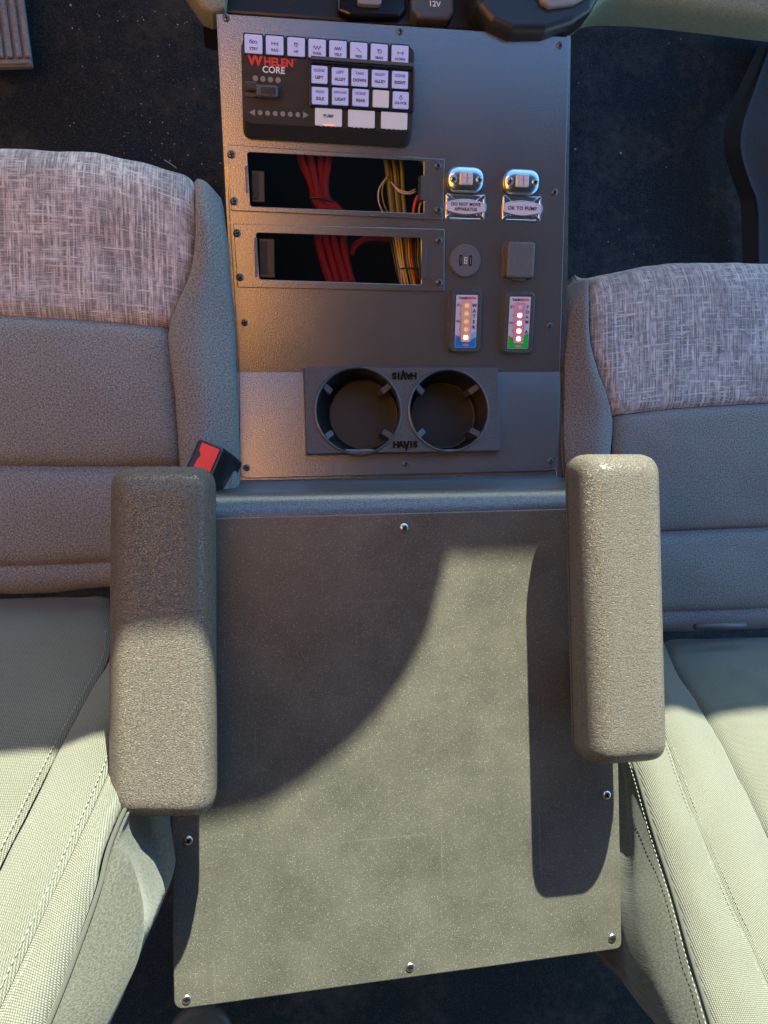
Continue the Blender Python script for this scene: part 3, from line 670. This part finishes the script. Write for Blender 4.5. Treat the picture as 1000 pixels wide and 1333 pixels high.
# ------------------------------------------------------------------ tank level gauges
def gauge(px, py, word, lit, field, win, label):
    r, q = dev('level_gauge', px, py, label, 'gauge', 'tank level gauges', h=.008)
    w_, h_ = .0205, .0385
    loft('housing', [rr3(-w_ - .001, -h_ - .001, w_ + .001, h_ + .001, .0088, 0), rr3(-w_, -h_, w_, h_, .0085, .003), rr3(-w_ + .0005, -h_ + .0005, w_ - .0005, h_ - .0005, .008, .0065),
         rr3(-w_ + .002, -h_ + .002, w_ - .002, h_ - .002, .007, .0082), rr3(-w_ + .0035, -h_ + .0035, w_ - .0035, h_ - .0035, .006, .0082), rr3(-w_ + .0045, -h_ + .0045, w_ - .0045, h_ - .0045, .005, .0072)], m_plastic2, r)
    a, b = .0138, .0322
    fcl = plate('gauge_face', [rrect(-a, -b, a, b, .0015)], .0073, .0006, .0002, m_lab, r)
    wave = [Vector((-a + .0004, -b + .0004)), Vector((a - .0004, -b + .0004))]
    plate('colour_field', [wave + [Vector((a - .0004 - (2 * a - .0008) * i / 10, -b * .50 + .004 * math.cos(i / 10 * 5.0) * (1 if word == 'WATER' else .8))) for i in range(11)]], .00795, .0001, 0, field[1], fcl)
    plate('colour_field', [wave + [Vector((a - .0004 - (2 * a - .0008) * i / 10, -b * .62 + .003 * math.cos(1.2 + i / 10 * 5.0))) for i in range(11)]], .0081, .0001, 0, field[0], fcl)
    wd = plate('level_window', [rrect(-.0062, -.0245, .0058, .0245, .0015)], .0083, .0008, .0003, win, fcl)
    plate('window_edge', [rrect(-.0068, -.0252, .0064, .0252, .002), rrect(-.0060, -.0243, .0056, .0243, .0015)], .0083, .0011, .0003, m_pink, fcl)
    for i in range(5):
        y = -.0195 + i * .0097; plate('level_led', [rrect(-.0030, y - .0026, .0026, y + .0026, .002)], .0092, .0004, .0001, m_led if i in lit else (m_warmled if word == 'WATER' else m_ledoff), wd if False else fcl)
    for i in range(5): slab('scale_mark', -.0092, -.0198 + i * .0097, -.0076, -.0190 + i * .0097, .0083, .0085, m_ink, fcl)
    text('scale_lettering', 'F', .0050, -.0112, .0195, .0083, m_ink, fcl, .03); text('scale_lettering', '1/2', .0036, -.0113, .0002, .0083, m_ink, fcl, .02); text('scale_lettering', 'E', .0046, -.0112, -.0195, .0083, m_red, fcl, .03)
    n = len(word)
    for i, c in enumerate(word):
        text('word_lettering', c, .0056, .0100, .0195 - i * (.0061 if n > 5 else .0066), .0083, m_ink, fcl, .03)
    text('maker_lettering', 'TANK', .0040, -.0052, .0283, .0083, m_ink, fcl, .03); text('maker_lettering', 'VISION', .0040, .0050, .0283, .0083, m_red, fcl, .03)
    text('lower_lettering', 'FIRE' if False else '1000', .0040, 0, -.0288, .0083, m_btnred if word != 'WATER' else m_pink, fcl, .03)
gauge(607, 418.5, 'WATER', {0}, (m_blue, m_lblue), m_peach, 'tank level gauge reading WATER with a blue lower field and an amber lamp column')
gauge(676, 420.5, 'FOAM A', {0, 1, 2, 3}, (m_green, m_green), m_pink, 'tank level gauge reading FOAM A with a green lower field and four lit lamps')

# ------------------------------------------------------------------ cup holder
CH = 0.012
c4 = P4(FL, [(397, 478), (650.5, 479), (650.5, 588), (397, 591)], CH)
x0 = (c4[0].x + c4[3].x) / 2; x1 = (c4[1].x + c4[2].x) / 2; y1 = (c4[0].y + c4[1].y) / 2; y0 = (c4[2].y + c4[3].y) / 2
oc = Vector(((x0 + x1) / 2, (y0 + y1) / 2))
ch = root('cup_holder', FL.mat(oc.x, oc.y, 0), 'black plastic double cup holder set in the lower console face', 'cup holder')
cw, chh = (x1 - x0) / 2, (y1 - y0) / 2
wells = []
for (px, py, rp, bx, by) in ((466.6, 534.8, 56, 474, 540), (584.4, 534.3, 54, 577.5, 541)):
    q = FL.uv(px, py, CH) - oc; q2 = FL.uv(bx, by, -.045) - oc; rad = rp / 1061; wells.append((q, rad, q2, rad * .86))
plate('holder_plate', [rrect(-cw, -chh, cw, chh, .001)] + [circ(q.x, q.y, r_, 56) for q, r_, _, _ in wells], .0002, CH, .0012, m_plastic2, ch)
for q, r_, q2, r2 in wells:
    rings = []; n = 56
    for (t, rr_, z) in ((0, r_ + .0022, CH), (0, r_ + .0022, CH + .0012), (0, r_ + .0004, CH + .0018), (0, r_ - .0008, CH + .0006), (.5, r_ * .955, -.018), (.95, r_ * .90, -.047), (1, r2, -.049)):
        c = q.lerp(q2, t); rings.append([Vector((c.x + rr_ * math.cos(2 * math.pi * k / n), c.y + rr_ * math.sin(2 * math.pi * k / n), z)) for k in range(n)])
    wv = loft('cup_well', rings[:], m_plastic, ch, cap=False)
    rim = [[Vector((q.x + a_ * math.cos(6.28319 * k / 56), q.y + a_ * math.sin(6.28319 * k / 56), z_)) for k in range(56)] for a_, z_ in ((r_ + .0026, CH + .0001), (r_ + .0020, CH + .0016), (r_ + .0008, CH + .0021), (r_ - .0003, CH + .0012), (r_ - .0006, CH - .0008))]
    loft('cup_rim', rim, m_lip, ch, cap=False)
    plate('well_floor', [circ(q2.x, q2.y, r2 + .0005, 40)], -.052, .003, .0, m_plastic, wv)
    plate('floor_ring', [circ(q2.x, q2.y, r2 * 1.0, 48), circ(q2.x, q2.y, r2 * .965, 48)], -.0489, .0022, .0008, m_plastic2, wv)
    for a in (38, 142, 218, 322):
        a = math.radians(a); d = Vector((math.cos(a), math.sin(a))); t = Vector((-d.y, d.x)) * .0036
        vs = []
        for (rad, z) in ((r_ - .0006, CH - .001), (r_ - .012, CH - .006), (r_ * .90, -.030), (r_ * .70, -.030)):
            pass
        A, B = q + d * (r_ - .0008), q + d * (r_ - .0125)
        for s in (1, -1):
            vs += [(*(A + t * s), CH - .002), (*(B + t * s), CH - .009), (*(B + t * s * .9 + d * .001), -.030), (*(A + t * s), -.030)]
        mesh('grip_fin', vs, [(0, 1, 2, 3), (7, 6, 5, 4), (0, 4, 5, 1), (1, 5, 6, 2), (2, 6, 7, 3), (3, 7, 4, 0)], m_plastic2, wv)
for sy, rz in ((1, math.pi), (-1, 0)):
    yy = sy * (chh - .0100); d = 1 if rz == 0 else -1
    for c, dx, sc in (('H', -.0125, 1), ('A', -.0062, 1), ('V', .0008, 1.45), ('I', .0068, 1), ('S', .0122, 1)):
        t_ = text('raised_lettering', c, .0110, dx * d + .0005, yy - (d * .0018 if sc > 1 else 0), CH + .0002, m_black, ch, .045, rz, .0016)
        t_.scale = (1, sc, 1)

# ------------------------------------------------------------------ armrests
def armrest(corners, ztop, th, label, inner_left):
    """corners: pixel outline corners tl, tr, br, bl of the pad seen from above"""
    c = [P(x, y, ztop - (th * .50 if (i in (0, 3)) == inner_left else .020)) for i, (x, y) in enumerate(corners)]
    for p in c: p.z = ztop
    o = (c[0] + c[1] + c[2] + c[3]) / 4; o.z = ztop - th
    r = root('armrest', Matrix.Translation(o), label, 'armrest', 'armrests either side of the console')
    rings = []; n = 40
    base = [(p - o).to_2d() for p in (c[3], c[2], c[1], c[0])]
    def outl(ins, rad):
        cen = sum(base, Vector((0, 0))) / 4; q = []
        for p in base: q.append(Vector((p.x - math.copysign(ins, p.x - cen.x), p.y - math.copysign(ins, p.y - cen.y))))
        return rpoly(q, [max(rad, .006)] * 4, 8)
    Rb, Rt = 0.014, 0.021
    rings.append((.016, 0)); 
    for k in range(5): a = math.pi / 2 * k / 4; rings.append((Rb * (1 - math.sin(a)), Rb * (1 - math.cos(a))))
    rings.append((0, th * .36))
    for k in range(8): a = math.pi / 2 * k / 7; rings.append((Rt * (1 - math.cos(a)), th - .034 + .034 * math.sin(a)))
    rings.append((Rt + .003, th + .0003)); rings.append((Rt + .007, th + .0005))
    RR = []
    for ins, z in rings: RR.append([Vector((p.x, p.y, z)) for p in outl(ins, max(.019 - ins * .35, .008))])
    vs = [v for rg in RR for v in rg]; n = len(RR[0])
    fs = [(i * n + k, i * n + (k + 1) % n, (i + 1) * n + (k + 1) % n, (i + 1) * n + k) for i in range(len(RR) - 1) for k in range(n)]
    fs.append(tuple(range(n))[::-1]); m0 = (len(RR) - 1) * n; fs.append(tuple(range(m0, m0 + n)))
    pad = mesh('pad', vs, fs, m_arm, r, True); pad.data.polygons[len(fs) - 1].use_smooth = False; pad.data.set_sharp_from_angle(angle=math.radians(50))
    # a thin moulding line low round the pad
    ln = [Vector((p.x, p.y, .016)) for p in outl(-.0003, .019)]; ln.append(ln[0]); tube('seam_line', ln, .0007, m_plastic, r, 6)
    return r, o
armL, oL = armrest([(142, 608), (280, 607), (282, 1058), (139, 1066)], 0.115, 0.062, 'dark grained armrest beside the left seat, half in shade with its front end dark', False)
armR, oR = armrest([(745, 591), (858, 590), (868, 991), (755, 995)], 0.100, 0.060, 'fully sunlit grained armrest beside the right seat', True)
for (r, s) in ((armL, -1), (armR, 1)):      # the pivot arm that carries the pad from the seat back
    o = slab('pivot_arm', s * .018 - .016, -.13, s * .018 + .016, -.05, -.05, .002, m_plastic, r, .01, .003)

# ------------------------------------------------------------------ seats
class Plane:
    def __init__(s, o, slope_deg, tiltx=0.0):
        a = math.radians(slope_deg); s.o = Vector(o); s.n = Vector((tiltx, math.sin(a), math.cos(a))).normalized()
    def __call__(s, px, py, off=0.0):
        r = ray(px, py); o = s.o + s.n * off; t = (o - CAM).dot(s.n) / r.dot(s.n); return CAM + r * t
def rowz(pts, z): return [P(x, y, (zz if zz is not None else z)) for x, y, zz in [(p + (None,))[:3] for p in pts]]
def below(row, dy, dz, dx=0): return [p + Vector((dx, dy, dz)) for p in row]

# left seat
sL = root('driver_seat', Matrix.Translation((-0.30, 0.15, -0.5)), 'grey cloth driver seat on the left with brown melange cushion insert', 'seat')
inv = sL.matrix_world.inverted()
def into(o, rt):                          # keep a world-built panel in place under its thing
    o.matrix_parent_inverse = rt.matrix_world.inverted(); return o
zc = -0.085
A1 = rowz([(-80, 192), (60, 196), (150, 204), (256, 233)], zc - .026)
A2 = rowz([(-80, 204), (60, 208), (150, 216), (254, 246)], zc - .009)
A3 = rowz([(-80, 230), (60, 236), (150, 246), (253, 275)], zc)
A4 = rowz([(-80, 320), (60, 324), (150, 330), (249, 345)], zc)
A5 = rowz([(-80, 404), (60, 411), (150, 417), (221, 424)], zc)
A0 = below(A1, .008, -.05); AA = below(A1, -.005, -.14)
into(patch('cushion_insert', [AA, A0, A1, A2, A3, A4, A5], m_mel, sL, 34, 60, (0, 1, 0, 1)), sL)
B2 = rowz([(-80, 510), (60, 512), (150, 514), (228, 515)], zc + .002)
B3 = rowz([(-80, 605), (60, 607), (150, 607), (235, 606)], zc - .004)
into(patch('cushion_panel', [A5, B2, B3], m_plain, sL, 30, 30, (0, 1, 1, 1), bulge=.004), sL)
B4 = rowz([(-80, 670), (60, 672), (150, 672), (238, 671)], zc - .008)
B5 = rowz([(-80, 742), (60, 739), (150, 735), (240, 733)], zc - .016)
into(patch('cushion_panel', [B3, B4, B5], m_plain, sL, 30, 26, (0, 1, 1, 1), bulge=.004), sL)
B6 = rowz([(-80, 762), (60, 760), (150, 756), (240, 754)], zc - .022)
B7 = rowz([(-80, 781), (60, 778), (150, 769), (240, 760)], zc - .034)
into(patch('cushion_panel', [B5, B6, B7], m_plain, sL, 30, 16, (0, 1, 1, 1), depth=.007, wid=.005), sL)
# inner side bolster
lefts = [(256, 233), (254, 275), (249, 345), (221, 424), (228, 515), (235, 606), (238, 671), (240, 733), (240, 765)]
zl_ = [zc - .026, zc, zc, zc, zc + .002, zc - .004, zc - .008, zc - .016, zc - .03]
rights = [(288, 262), (291, 300), (295, 350), (300, 424), (304, 515), (307, 606), (308, 671), (308, 733), (308, 765)]
rows = []
for (l, zz, r_) in zip(lefts, zl_, rights):
    a = P(*l, zz) + Vector((-.0035, 0, .001)); b = P(*r_, zz - .022); mid = a.lerp(b, .55) + Vector((0, 0, .018)); mid2 = a.lerp(b, .85) + Vector((0, 0, .008))
    rows.append([a, a.lerp(b, .25) + Vector((0, 0, .012)), mid, mid2, b, b + Vector((.004, 0, -.05)), b + Vector((.002, 0, -.16))])
f0 = [p + Vector((0, .006, -.05)) for p in rows[0]]; f1 = [p + Vector((0, -.004, -.14)) for p in rows[0]]
into(patch('side_bolster', [f1, f0] + rows, m_plain, sL, 34, 60, (.75, 0, 0, 0), wid=.005), sL)

PL = Plane((-0.2, -0.096, -0.118), 57)
def row_pl(PLN, pts): return [PLN(*p) for p in pts]
seam1 = [(142, 770, -.004), (143, 820, 0), (138, 858, 0), (102, 924, 0), (50, 1022, 0), (0, 1122, 0), (-60, 1240, 0)]
# centre panel of the back: left of seam1
rowsC = []
for (x, y, o_f), xl in zip(seam1, (-80,) * 7):
    rowsC.append([PL(xl - 60, y + 8, o_f), PL((xl + x) / 2 - 25, y + 4, o_f + .003), PL(x, y, o_f)])
into(patch('backrest_panel', rowsC, m_weave, sL, 26, 44, (0, 1, 1, 0), depth=.005, wid=.006), sL)
seam2 = [(200, 760, -.006), (190, 830, .006), (176, 900, .010), (140, 1002, .012), (85, 1125, .012), (36, 1230, .012), (-20, 1350, .012)]
rowsD = [[PL(*a), PL((a[0] + b[0]) / 2, (a[1] + b[1]) / 2, (a[2] + b[2]) / 2 + .008), PL(*b)] for a, b in zip(seam1, seam2)]
into(patch('backrest_bolster', rowsD, m_weave, sL, 22, 50, (1, 1, 1, 0), depth=.004, wid=.004), sL)
pipe = [(258, 760, -.03), (235, 850, -.010), (215, 940, -.002), (150, 1082, .0), (128, 1160, .0), (92, 1260, .0), (52, 1360, .0)]
rowsE = [[PL(*a), PL((a[0] + b[0]) / 2, (a[1] + b[1]) / 2, (a[2] + b[2]) / 2 + .006), PL(*b)] for a, b in zip(seam2, pipe)]
into(patch('backrest_bolster', rowsE, m_weave, sL, 22, 50, (1, 1, 1, 0), depth=.004, wid=.004), sL)
pw = [PL(*p) for p in pipe]
into(tube('piping', smooth_line(pw, 60), .0017, m_side, sL), sL)
side = [(262, 765, -.04), (240, 850, -.03), (222, 950, -.012), (157, 1090, -.006), (168, 1128, -.012), (184, 1222, -.03), (132, 1345, -.03)]
far = [(300, 765, -.16), (282, 850, -.15), (262, 950, -.14), (229, 1060, -.13), (226, 1135, -.13), (187, 1224, -.10), (133, 1346, -.10)]
rowsF = [[PL(*a), PL(*a).lerp(PL(*b), .5) + Vector((.002, 0, .003)), PL(*b), PL(*b).lerp(PL(*c), .12) + Vector((0, 0, -.01)), PL(*c), PL(*c) + Vector((-.02, -.02, -.25))] for a, b, c in zip(pipe, side, far)]
into(patch('backrest_side', rowsF, m_side, sL, 30, 50, (1, 0, 0, 0), depth=.004, wid=.004), sL)
m_thread = M('grey_thread', (0.20, 0.20, 0.17), 0.8); m_thread2 = M('pale_thread', (0.26, 0.255, 0.22), 0.8)
for sm, mt in ((seam1, m_thread2), (seam2, m_thread2)):
    for sd in (-.0042, .0042): into(stitches('stitching', [PL(*p) for p in sm[1:]], mt, sL, side=sd, lift=.0002), sL)

# right seat
sR = root('passenger_seat', Matrix.Translation((0.62, 0.08, -0.5)), 'blue grey cloth passenger seat on the right with pale melange insert and belt anchor tab', 'seat')
zr = -0.185
A1 = rowz([(769, 362), (850, 349), (930, 344), (1090, 344)], zr - .026)
A2 = rowz([(770, 372), (850, 360), (930, 355), (1090, 355)], zr - .010)
A3 = rowz([(771, 395), (850, 384), (930, 379), (1090, 379)], zr)
A4 = rowz([(776, 455), (850, 447), (930, 441), (1090, 441)], zr + .002)
A5 = rowz([(803, 540), (870, 532), (940, 527), (1090, 520)], zr)
A0 = below(A1, .010, -.05); AA = below(A1, -.005, -.14)
into(patch('cushion_insert', [AA, A0, A1, A2, A3, A4, A5], m_mel, sR, 34, 60, (1, 0, 0, 1)), sR)
B2 = rowz([(801, 600), (870, 602), (940, 604), (1090, 604)], zr + .004)
B3 = rowz([(800, 694), (870, 692), (940, 689), (1090, 684)], zr - .002)
into(patch('cushion_panel', [A5, B2, B3], m_plain, sR, 30, 30, (1, 0, 1, 1), bulge=.004), sR)
B4 = rowz([(802, 745), (870, 745), (940, 743), (1090, 740)], zr - .004)
B5 = rowz([(805, 800), (870, 798), (940, 796), (1090, 790)], zr - .012)
into(patch('cushion_panel', [B3, B4, B5], m_plain, sR, 30, 26, (1, 0, 1, 1), bulge=.004), sR)
B7 = rowz([(805, 828), (870, 827), (940, 825), (1090, 820)], zr - .030)
B6 = [(a + b) / 2 + Vector((0, 0, .004)) for a, b in zip(B5, B7)]
into(patch('cushion_panel', [B5, B6, B7], m_plain, sR, 30, 16, (1, 0, 1, 1), depth=.007, wid=.005), sR)
rts = [(769, 362), (771, 395), (776, 455), (803, 540), (801, 600), (800, 694), (802, 745), (805, 828)]
zz_ = [zr - .026, zr, zr + .002, zr, zr + .004, zr - .002, zr - .004, zr - .03]
lfs = [(736, 380), (735, 405), (733, 460), (732, 540), (733, 600), (742, 694), (745, 745), (748, 828)]
rows = []
for (r_, zz, l) in zip(rts, zz_, lfs):
    a = P(*r_, zz); b = P(*l, zz - .02)
    rows.append([b + Vector((0, 0, -.16)), b + Vector((-.003, 0, -.05)), b, b.lerp(a, .15) + Vector((0, 0, .010)), b.lerp(a, .5) + Vector((0, 0, .017)), b.lerp(a, .78) + Vector((0, 0, .010)), a])
f0 = [p + Vector((0, .008, -.05)) for p in rows[0]]; f1 = [p + Vector((0, -.004, -.14)) for p in rows[0]]
into(patch('side_bolster', [f1, f0] + rows, m_plain, sR, 34, 60, (0, 1, 0, 0)), sR)
into(tube('piping', smooth_line([P(x + 1.5, y, z - .016) for (x, y), z in zip(lfs[1:], zz_[1:])], 40), .0016, m_side, sR), sR)
PR = Plane((0.63, -0.192, -0.212), 48)
seamA = [(866, 829, -.004), (880, 868, .0), (906, 908, .0), (950, 984, .0), (1000, 1080, .0), (1040, 1160, .0), (1090, 1260, .0)]
rowsC = [[PR(*a), PR(a[0] + 70, a[1] - 2, a[2] + .006), PR(a[0] + 230, a[1] - 6, a[2] + .006)] for a in seamA]
into(patch('backrest_panel', rowsC, m_weave, sR, 28, 44, (1, 0, 1, 0), depth=.006, wid=.006), sR)
seamB = [(822, 830, .0), (835, 880, .010), (868, 960, .018), (896, 1040, .020), (928, 1118, .020), (976, 1226, .020), (1030, 1345, .020)]
rowsD = [[PR(*b), PR((a[0] + b[0]) / 2, (a[1] + b[1]) / 2, (a[2] + b[2]) / 2 + .010), PR(*a)] for a, b in zip(seamA, seamB)]
into(patch('backrest_bolster', rowsD, m_weave, sR, 22, 50, (.6, 1, 1, 0), depth=.004, wid=.004), sR)
pipR = [(770, 835, -.02), (785, 900, -.004), (822, 985, .008), (850, 1078, .010), (876, 1160, .010), (900, 1245, .010), (930, 1345, .010)]
rowsE = [[PR(*b), PR((a[0] + b[0]) / 2, (a[1] + b[1]) / 2, (a[2] + b[2]) / 2 + .007), PR(*a)] for a, b in zip(seamB, pipR)]
into(patch('backrest_bolster', rowsE, m_weave, sR, 22, 50, (1, .6, 1, 0), depth=.004, wid=.004), sR)
into(tube('piping', smooth_line([PR(*p) for p in pipR], 60), .0020, m_side, sR), sR)
sdR = [(765, 838, -.08), (778, 905, -.07), (808, 1000, -.05), (811, 1090, -.05), (812, 1180, -.05), (832, 1262, -.05), (862, 1345, -.05)]
rowsF = [[PR(*b) + Vector((0, -.02, -.3)), PR(*b) + Vector((0, 0, -.1)), PR(*b), PR(*a).lerp(PR(*b), .5) + Vector((-.006, 0, .006)), PR(*a)] for a, b in zip(pipR, sdR)]
into(patch('backrest_side', rowsF, m_side, sR, 30, 50, (0, 1, 0, 0), depth=.004, wid=.004), sR)
for sd in (-.0042, .0042): into(stitches('stitching', [PR(*p) for p in seamB[1:]], m_thread, sR, side=sd, lift=.0002), sR)
into(stitches('stitching', [PR(*p) for p in pipR[1:]], m_thread2, sR, side=.006, lift=.0002), sR)
a, b = P(905, 816, zr - .004), P(970, 814, zr - .004)
tb = tube('anchor_tab', [a, a.lerp(b, .5), b], .0042, m_plastic2, sR, 10); into(tb, sR)

# ------------------------------------------------------------------ seat belt buckle
a = P(257, 606, -.035); b = P(285, 628, -.10)
bk = root('seat_belt_buckle', Matrix.Translation(P(278, 612, -.09)) @ Matrix.Rotation(math.radians(-24), 4, 'Z') @ Matrix.Rotation(math.radians(-14), 4, 'Y') @ Matrix.Scale(0.92, 4), 'black seat belt buckle with red release button behind the left armrest', 'buckle')
loft('buckle_housing', [rr3(-.014, -.030, .016, .024, .004, -.045), rr3(-.016, -.032, .017, .026, .005, .0), rr3(-.0165, -.033, .0165, .026, .005, .044), rr3(-.0150, -.0315, .015, .0245, .004, .047)], m_gloss, bk)
rb = plate('release_button', [[Vector((-.0075, -.031)), Vector((.0125, -.031)), Vector((.0125, .0225)), Vector((-.0095, .0225)), Vector((-.0095, .0135)), Vector((-.0055, .0085)), Vector((-.0075, .002))]], .0465, .0030, .0010, m_redplastic, bk)
plate('button_rim', [rrect(-.0155, -.033, .0155, .0255, .004), rrect(-.0140, -.0315, .0140, .0240, .003)], .0466, .0022, .0007, m_plastic2, bk)

# ------------------------------------------------------------------ dash above the console
ds = root('dashboard', Matrix.Translation((0.2, 0.62, -0.2)), 'black lower dashboard with olive trim and power sockets above the console', 'dashboard')
def dplate(name, pix, z0, z1, mat, rs=0, bev=.003, parent=None):
    pts = [P(x, y, z1).to_2d() for x, y in pix]
    a = sum((pts[i - 1].x * pts[i].y - pts[i].x * pts[i - 1].y) for i in range(len(pts)))
    if a < 0: pts = pts[::-1]
    o = plate(name, [rpoly(pts, [rs] * len(pts)) if rs else pts], z0, z1 - z0, bev, mat, parent or ds)
    return into(o, ds) if parent is None else o
dplate('kick_panel', [(262, -60), (262, 8), (290, 17), (742, 49), (760, 20), (780, -60)], -.22, -.135, m_plastic, 0, .004)
dplate('left_trim', [(215, -60), (262, 8), (276, 14), (292, 8), (300, -60)], -.14, -.10, m_dash, 0, .006)
sk = dplate('power_socket', [(537, -30), (537, 12), (545, 23), (585, 25), (592, 16), (592, -30)], -.14, -.115, m_plastic2, .004, .004)
q = P(566, 5, -.1145); t_ = text('socket_lettering', '12V', .009, 0, 0, 0, m_white, sk, .02); t_.location = (q.x, q.y, -.1146)
q = P(482, 0, -.12); t_ = dplate('usb_port', [(466, -20), (466, 3), (472, 5), (494, 6), (497, 3), (497, -20)], -.14, -.118, m_grey, .001, .001)
dplate('port_surround', [(440, -60), (440, 14), (455, 20), (520, 22), (530, 12), (530, -60)], -.14, -.124, m_gloss, .004, .004)
# curved dark pod with a bright insert, and the olive sweep to its right
dplate('cup_tray_pod', [(610, -60), (622, 5), (640, 28), (668, 40), (712, 40), (748, 28), (772, 12), (784, -10), (790, -60)], -.13, -.085, m_plastic, .006, .008)
dplate('tray_insert', [(690, -40), (706, 2), (716, 8), (748, 4), (766, -6), (780, -40)], -.086, -.078, m_grey, .002, .002)
sweep = [(742, 46), (765, 24), (790, 8), (850, 8), (930, 16), (1070, 34)]
sw2 = [(752, 14), (772, 2), (795, -18), (860, -40), (940, -40), (1070, -40)]
rws = [[P(*a, -.135), P((a[0] + b[0]) / 2, (a[1] + b[1]) / 2 + 3, -.115), P(*b, -.11)] for a, b in zip(sweep, sw2)]
low = [[r_[0] + Vector((0, .01, -.06))] + r_ for r_ in rws]
o = into(patch('olive_trim', low, m_dash, ds, 20, 40, (0, 0, 0, 0), wrinkle=.0), ds)

# ribbed pedal top left
q = P(10, 40, -.44)
pd = root('foot_pedal', Matrix.Translation(P(4, 30, -.44)) @ Matrix.Rotation(math.radians(6), 4, 'Z'), 'grey ribbed rubber foot pedal on the carpet at far left', 'pedal')
slab('pedal_base', -.13, -.062, .032, .10, -.012, 0, m_rib, pd, .004, .003)
for i in range(12):
    x = .029 - i * .0125; slab('tread_rib', x - .0042, -.052, x + .0042, .098, .0003, .0055, m_rib, pd, .001, .0018)
slab('tread_edge', -.128, -.0605, .031, -.0545, .0003, .0035, m_rib, pd, .001, .0015)

# passenger footwell side: dark moulded arch by the right edge
arch = [(1002, 60), (985, 110), (968, 160), (965, 195), (976, 235), (986, 262), (988, 300), (989, 360)]
rws = [[P(x - 22, y, -.49), P(x - 3, y, -.44), P(x, y, -.425), P(x + 10, y, -.43), P(x + 90, y, -.40)] for x, y in arch]
wl = patch('trim_panel', rws, m_case, None, 24, 50, (0, 0, 0, 0), wrinkle=.001)
tag(wl, 'black moulded footwell side trim with a curved edge at far right', 'trim panel')
fr = plate('front_mat_edge', [[P(x, y, -.40).to_2d() for x, y in ((1060, 46), (930, 34), (926, 22), (1060, 28))][::-1]], -.43, .02, .004, m_plastic2)
tag(fr, 'thin dark ledge under the olive dash trim at top right', 'ledge')

# seat rail foot at the bottom
a = P(255, 1322, -.25)
tag(plate('seat_foot_cover', [circ(a.x + .004, a.y - .035, .042, 28)], -.27, .02, .008, m_plastic2), 'rounded grey cover peeking out under the lid at bottom left', 'cover')

# ------------------------------------------------------------------ grit on the carpet
vs, fs = [], []
rg = random.Random(11)
def fz(x, y): return -0.50 + 0.012 * noise.noise(Vector((x * 3, y * 3, 0))) + 0.004 * noise.noise(Vector((x * 14, y * 14, 3))) + 0.22 * max(0, y - 0.62) ** 1.2
for i in range(360):
    px = rg.uniform(0, 300) if rg.random() < .82 else rg.uniform(745, 980); py = rg.uniform(5, 345)
    if px < 300: px = min(298, 40 + abs(rg.gauss(150, 85)))
    q = P(px, py, -.495); z = fz(q.x, q.y) + .0022; s = rg.choice((.0004, .0005, .0006, .0008, .0013)) * (1 if rg.random() < .95 else 1.6)
    k0 = len(vs); a0 = rg.uniform(0, 6)
    for j in range(4): vs.append((q.x + s * rg.uniform(.6, 1.3) * math.cos(a0 + j * 1.57), q.y + s * rg.uniform(.6, 1.3) * math.sin(a0 + j * 1.57), z))
    vs.append((q.x, q.y, z + s)); fs += [(k0 + j, k0 + (j + 1) % 4, k0 + 4) for j in range(4)]
v2, f2 = tubev([P(214, 208, -.492), P(222, 213, -.488), P(230, 219, -.492)], .0006, 5); k0 = len(vs); vs += v2; fs += [tuple(x + k0 for x in f) for f in f2]
m_grit = M('pale_grit', (0.42, 0.40, 0.36), 0.8)
tag(mesh('grit', vs, fs, m_grit), 'pale crumbs and grit scattered on the black carpet', kind='stuff')
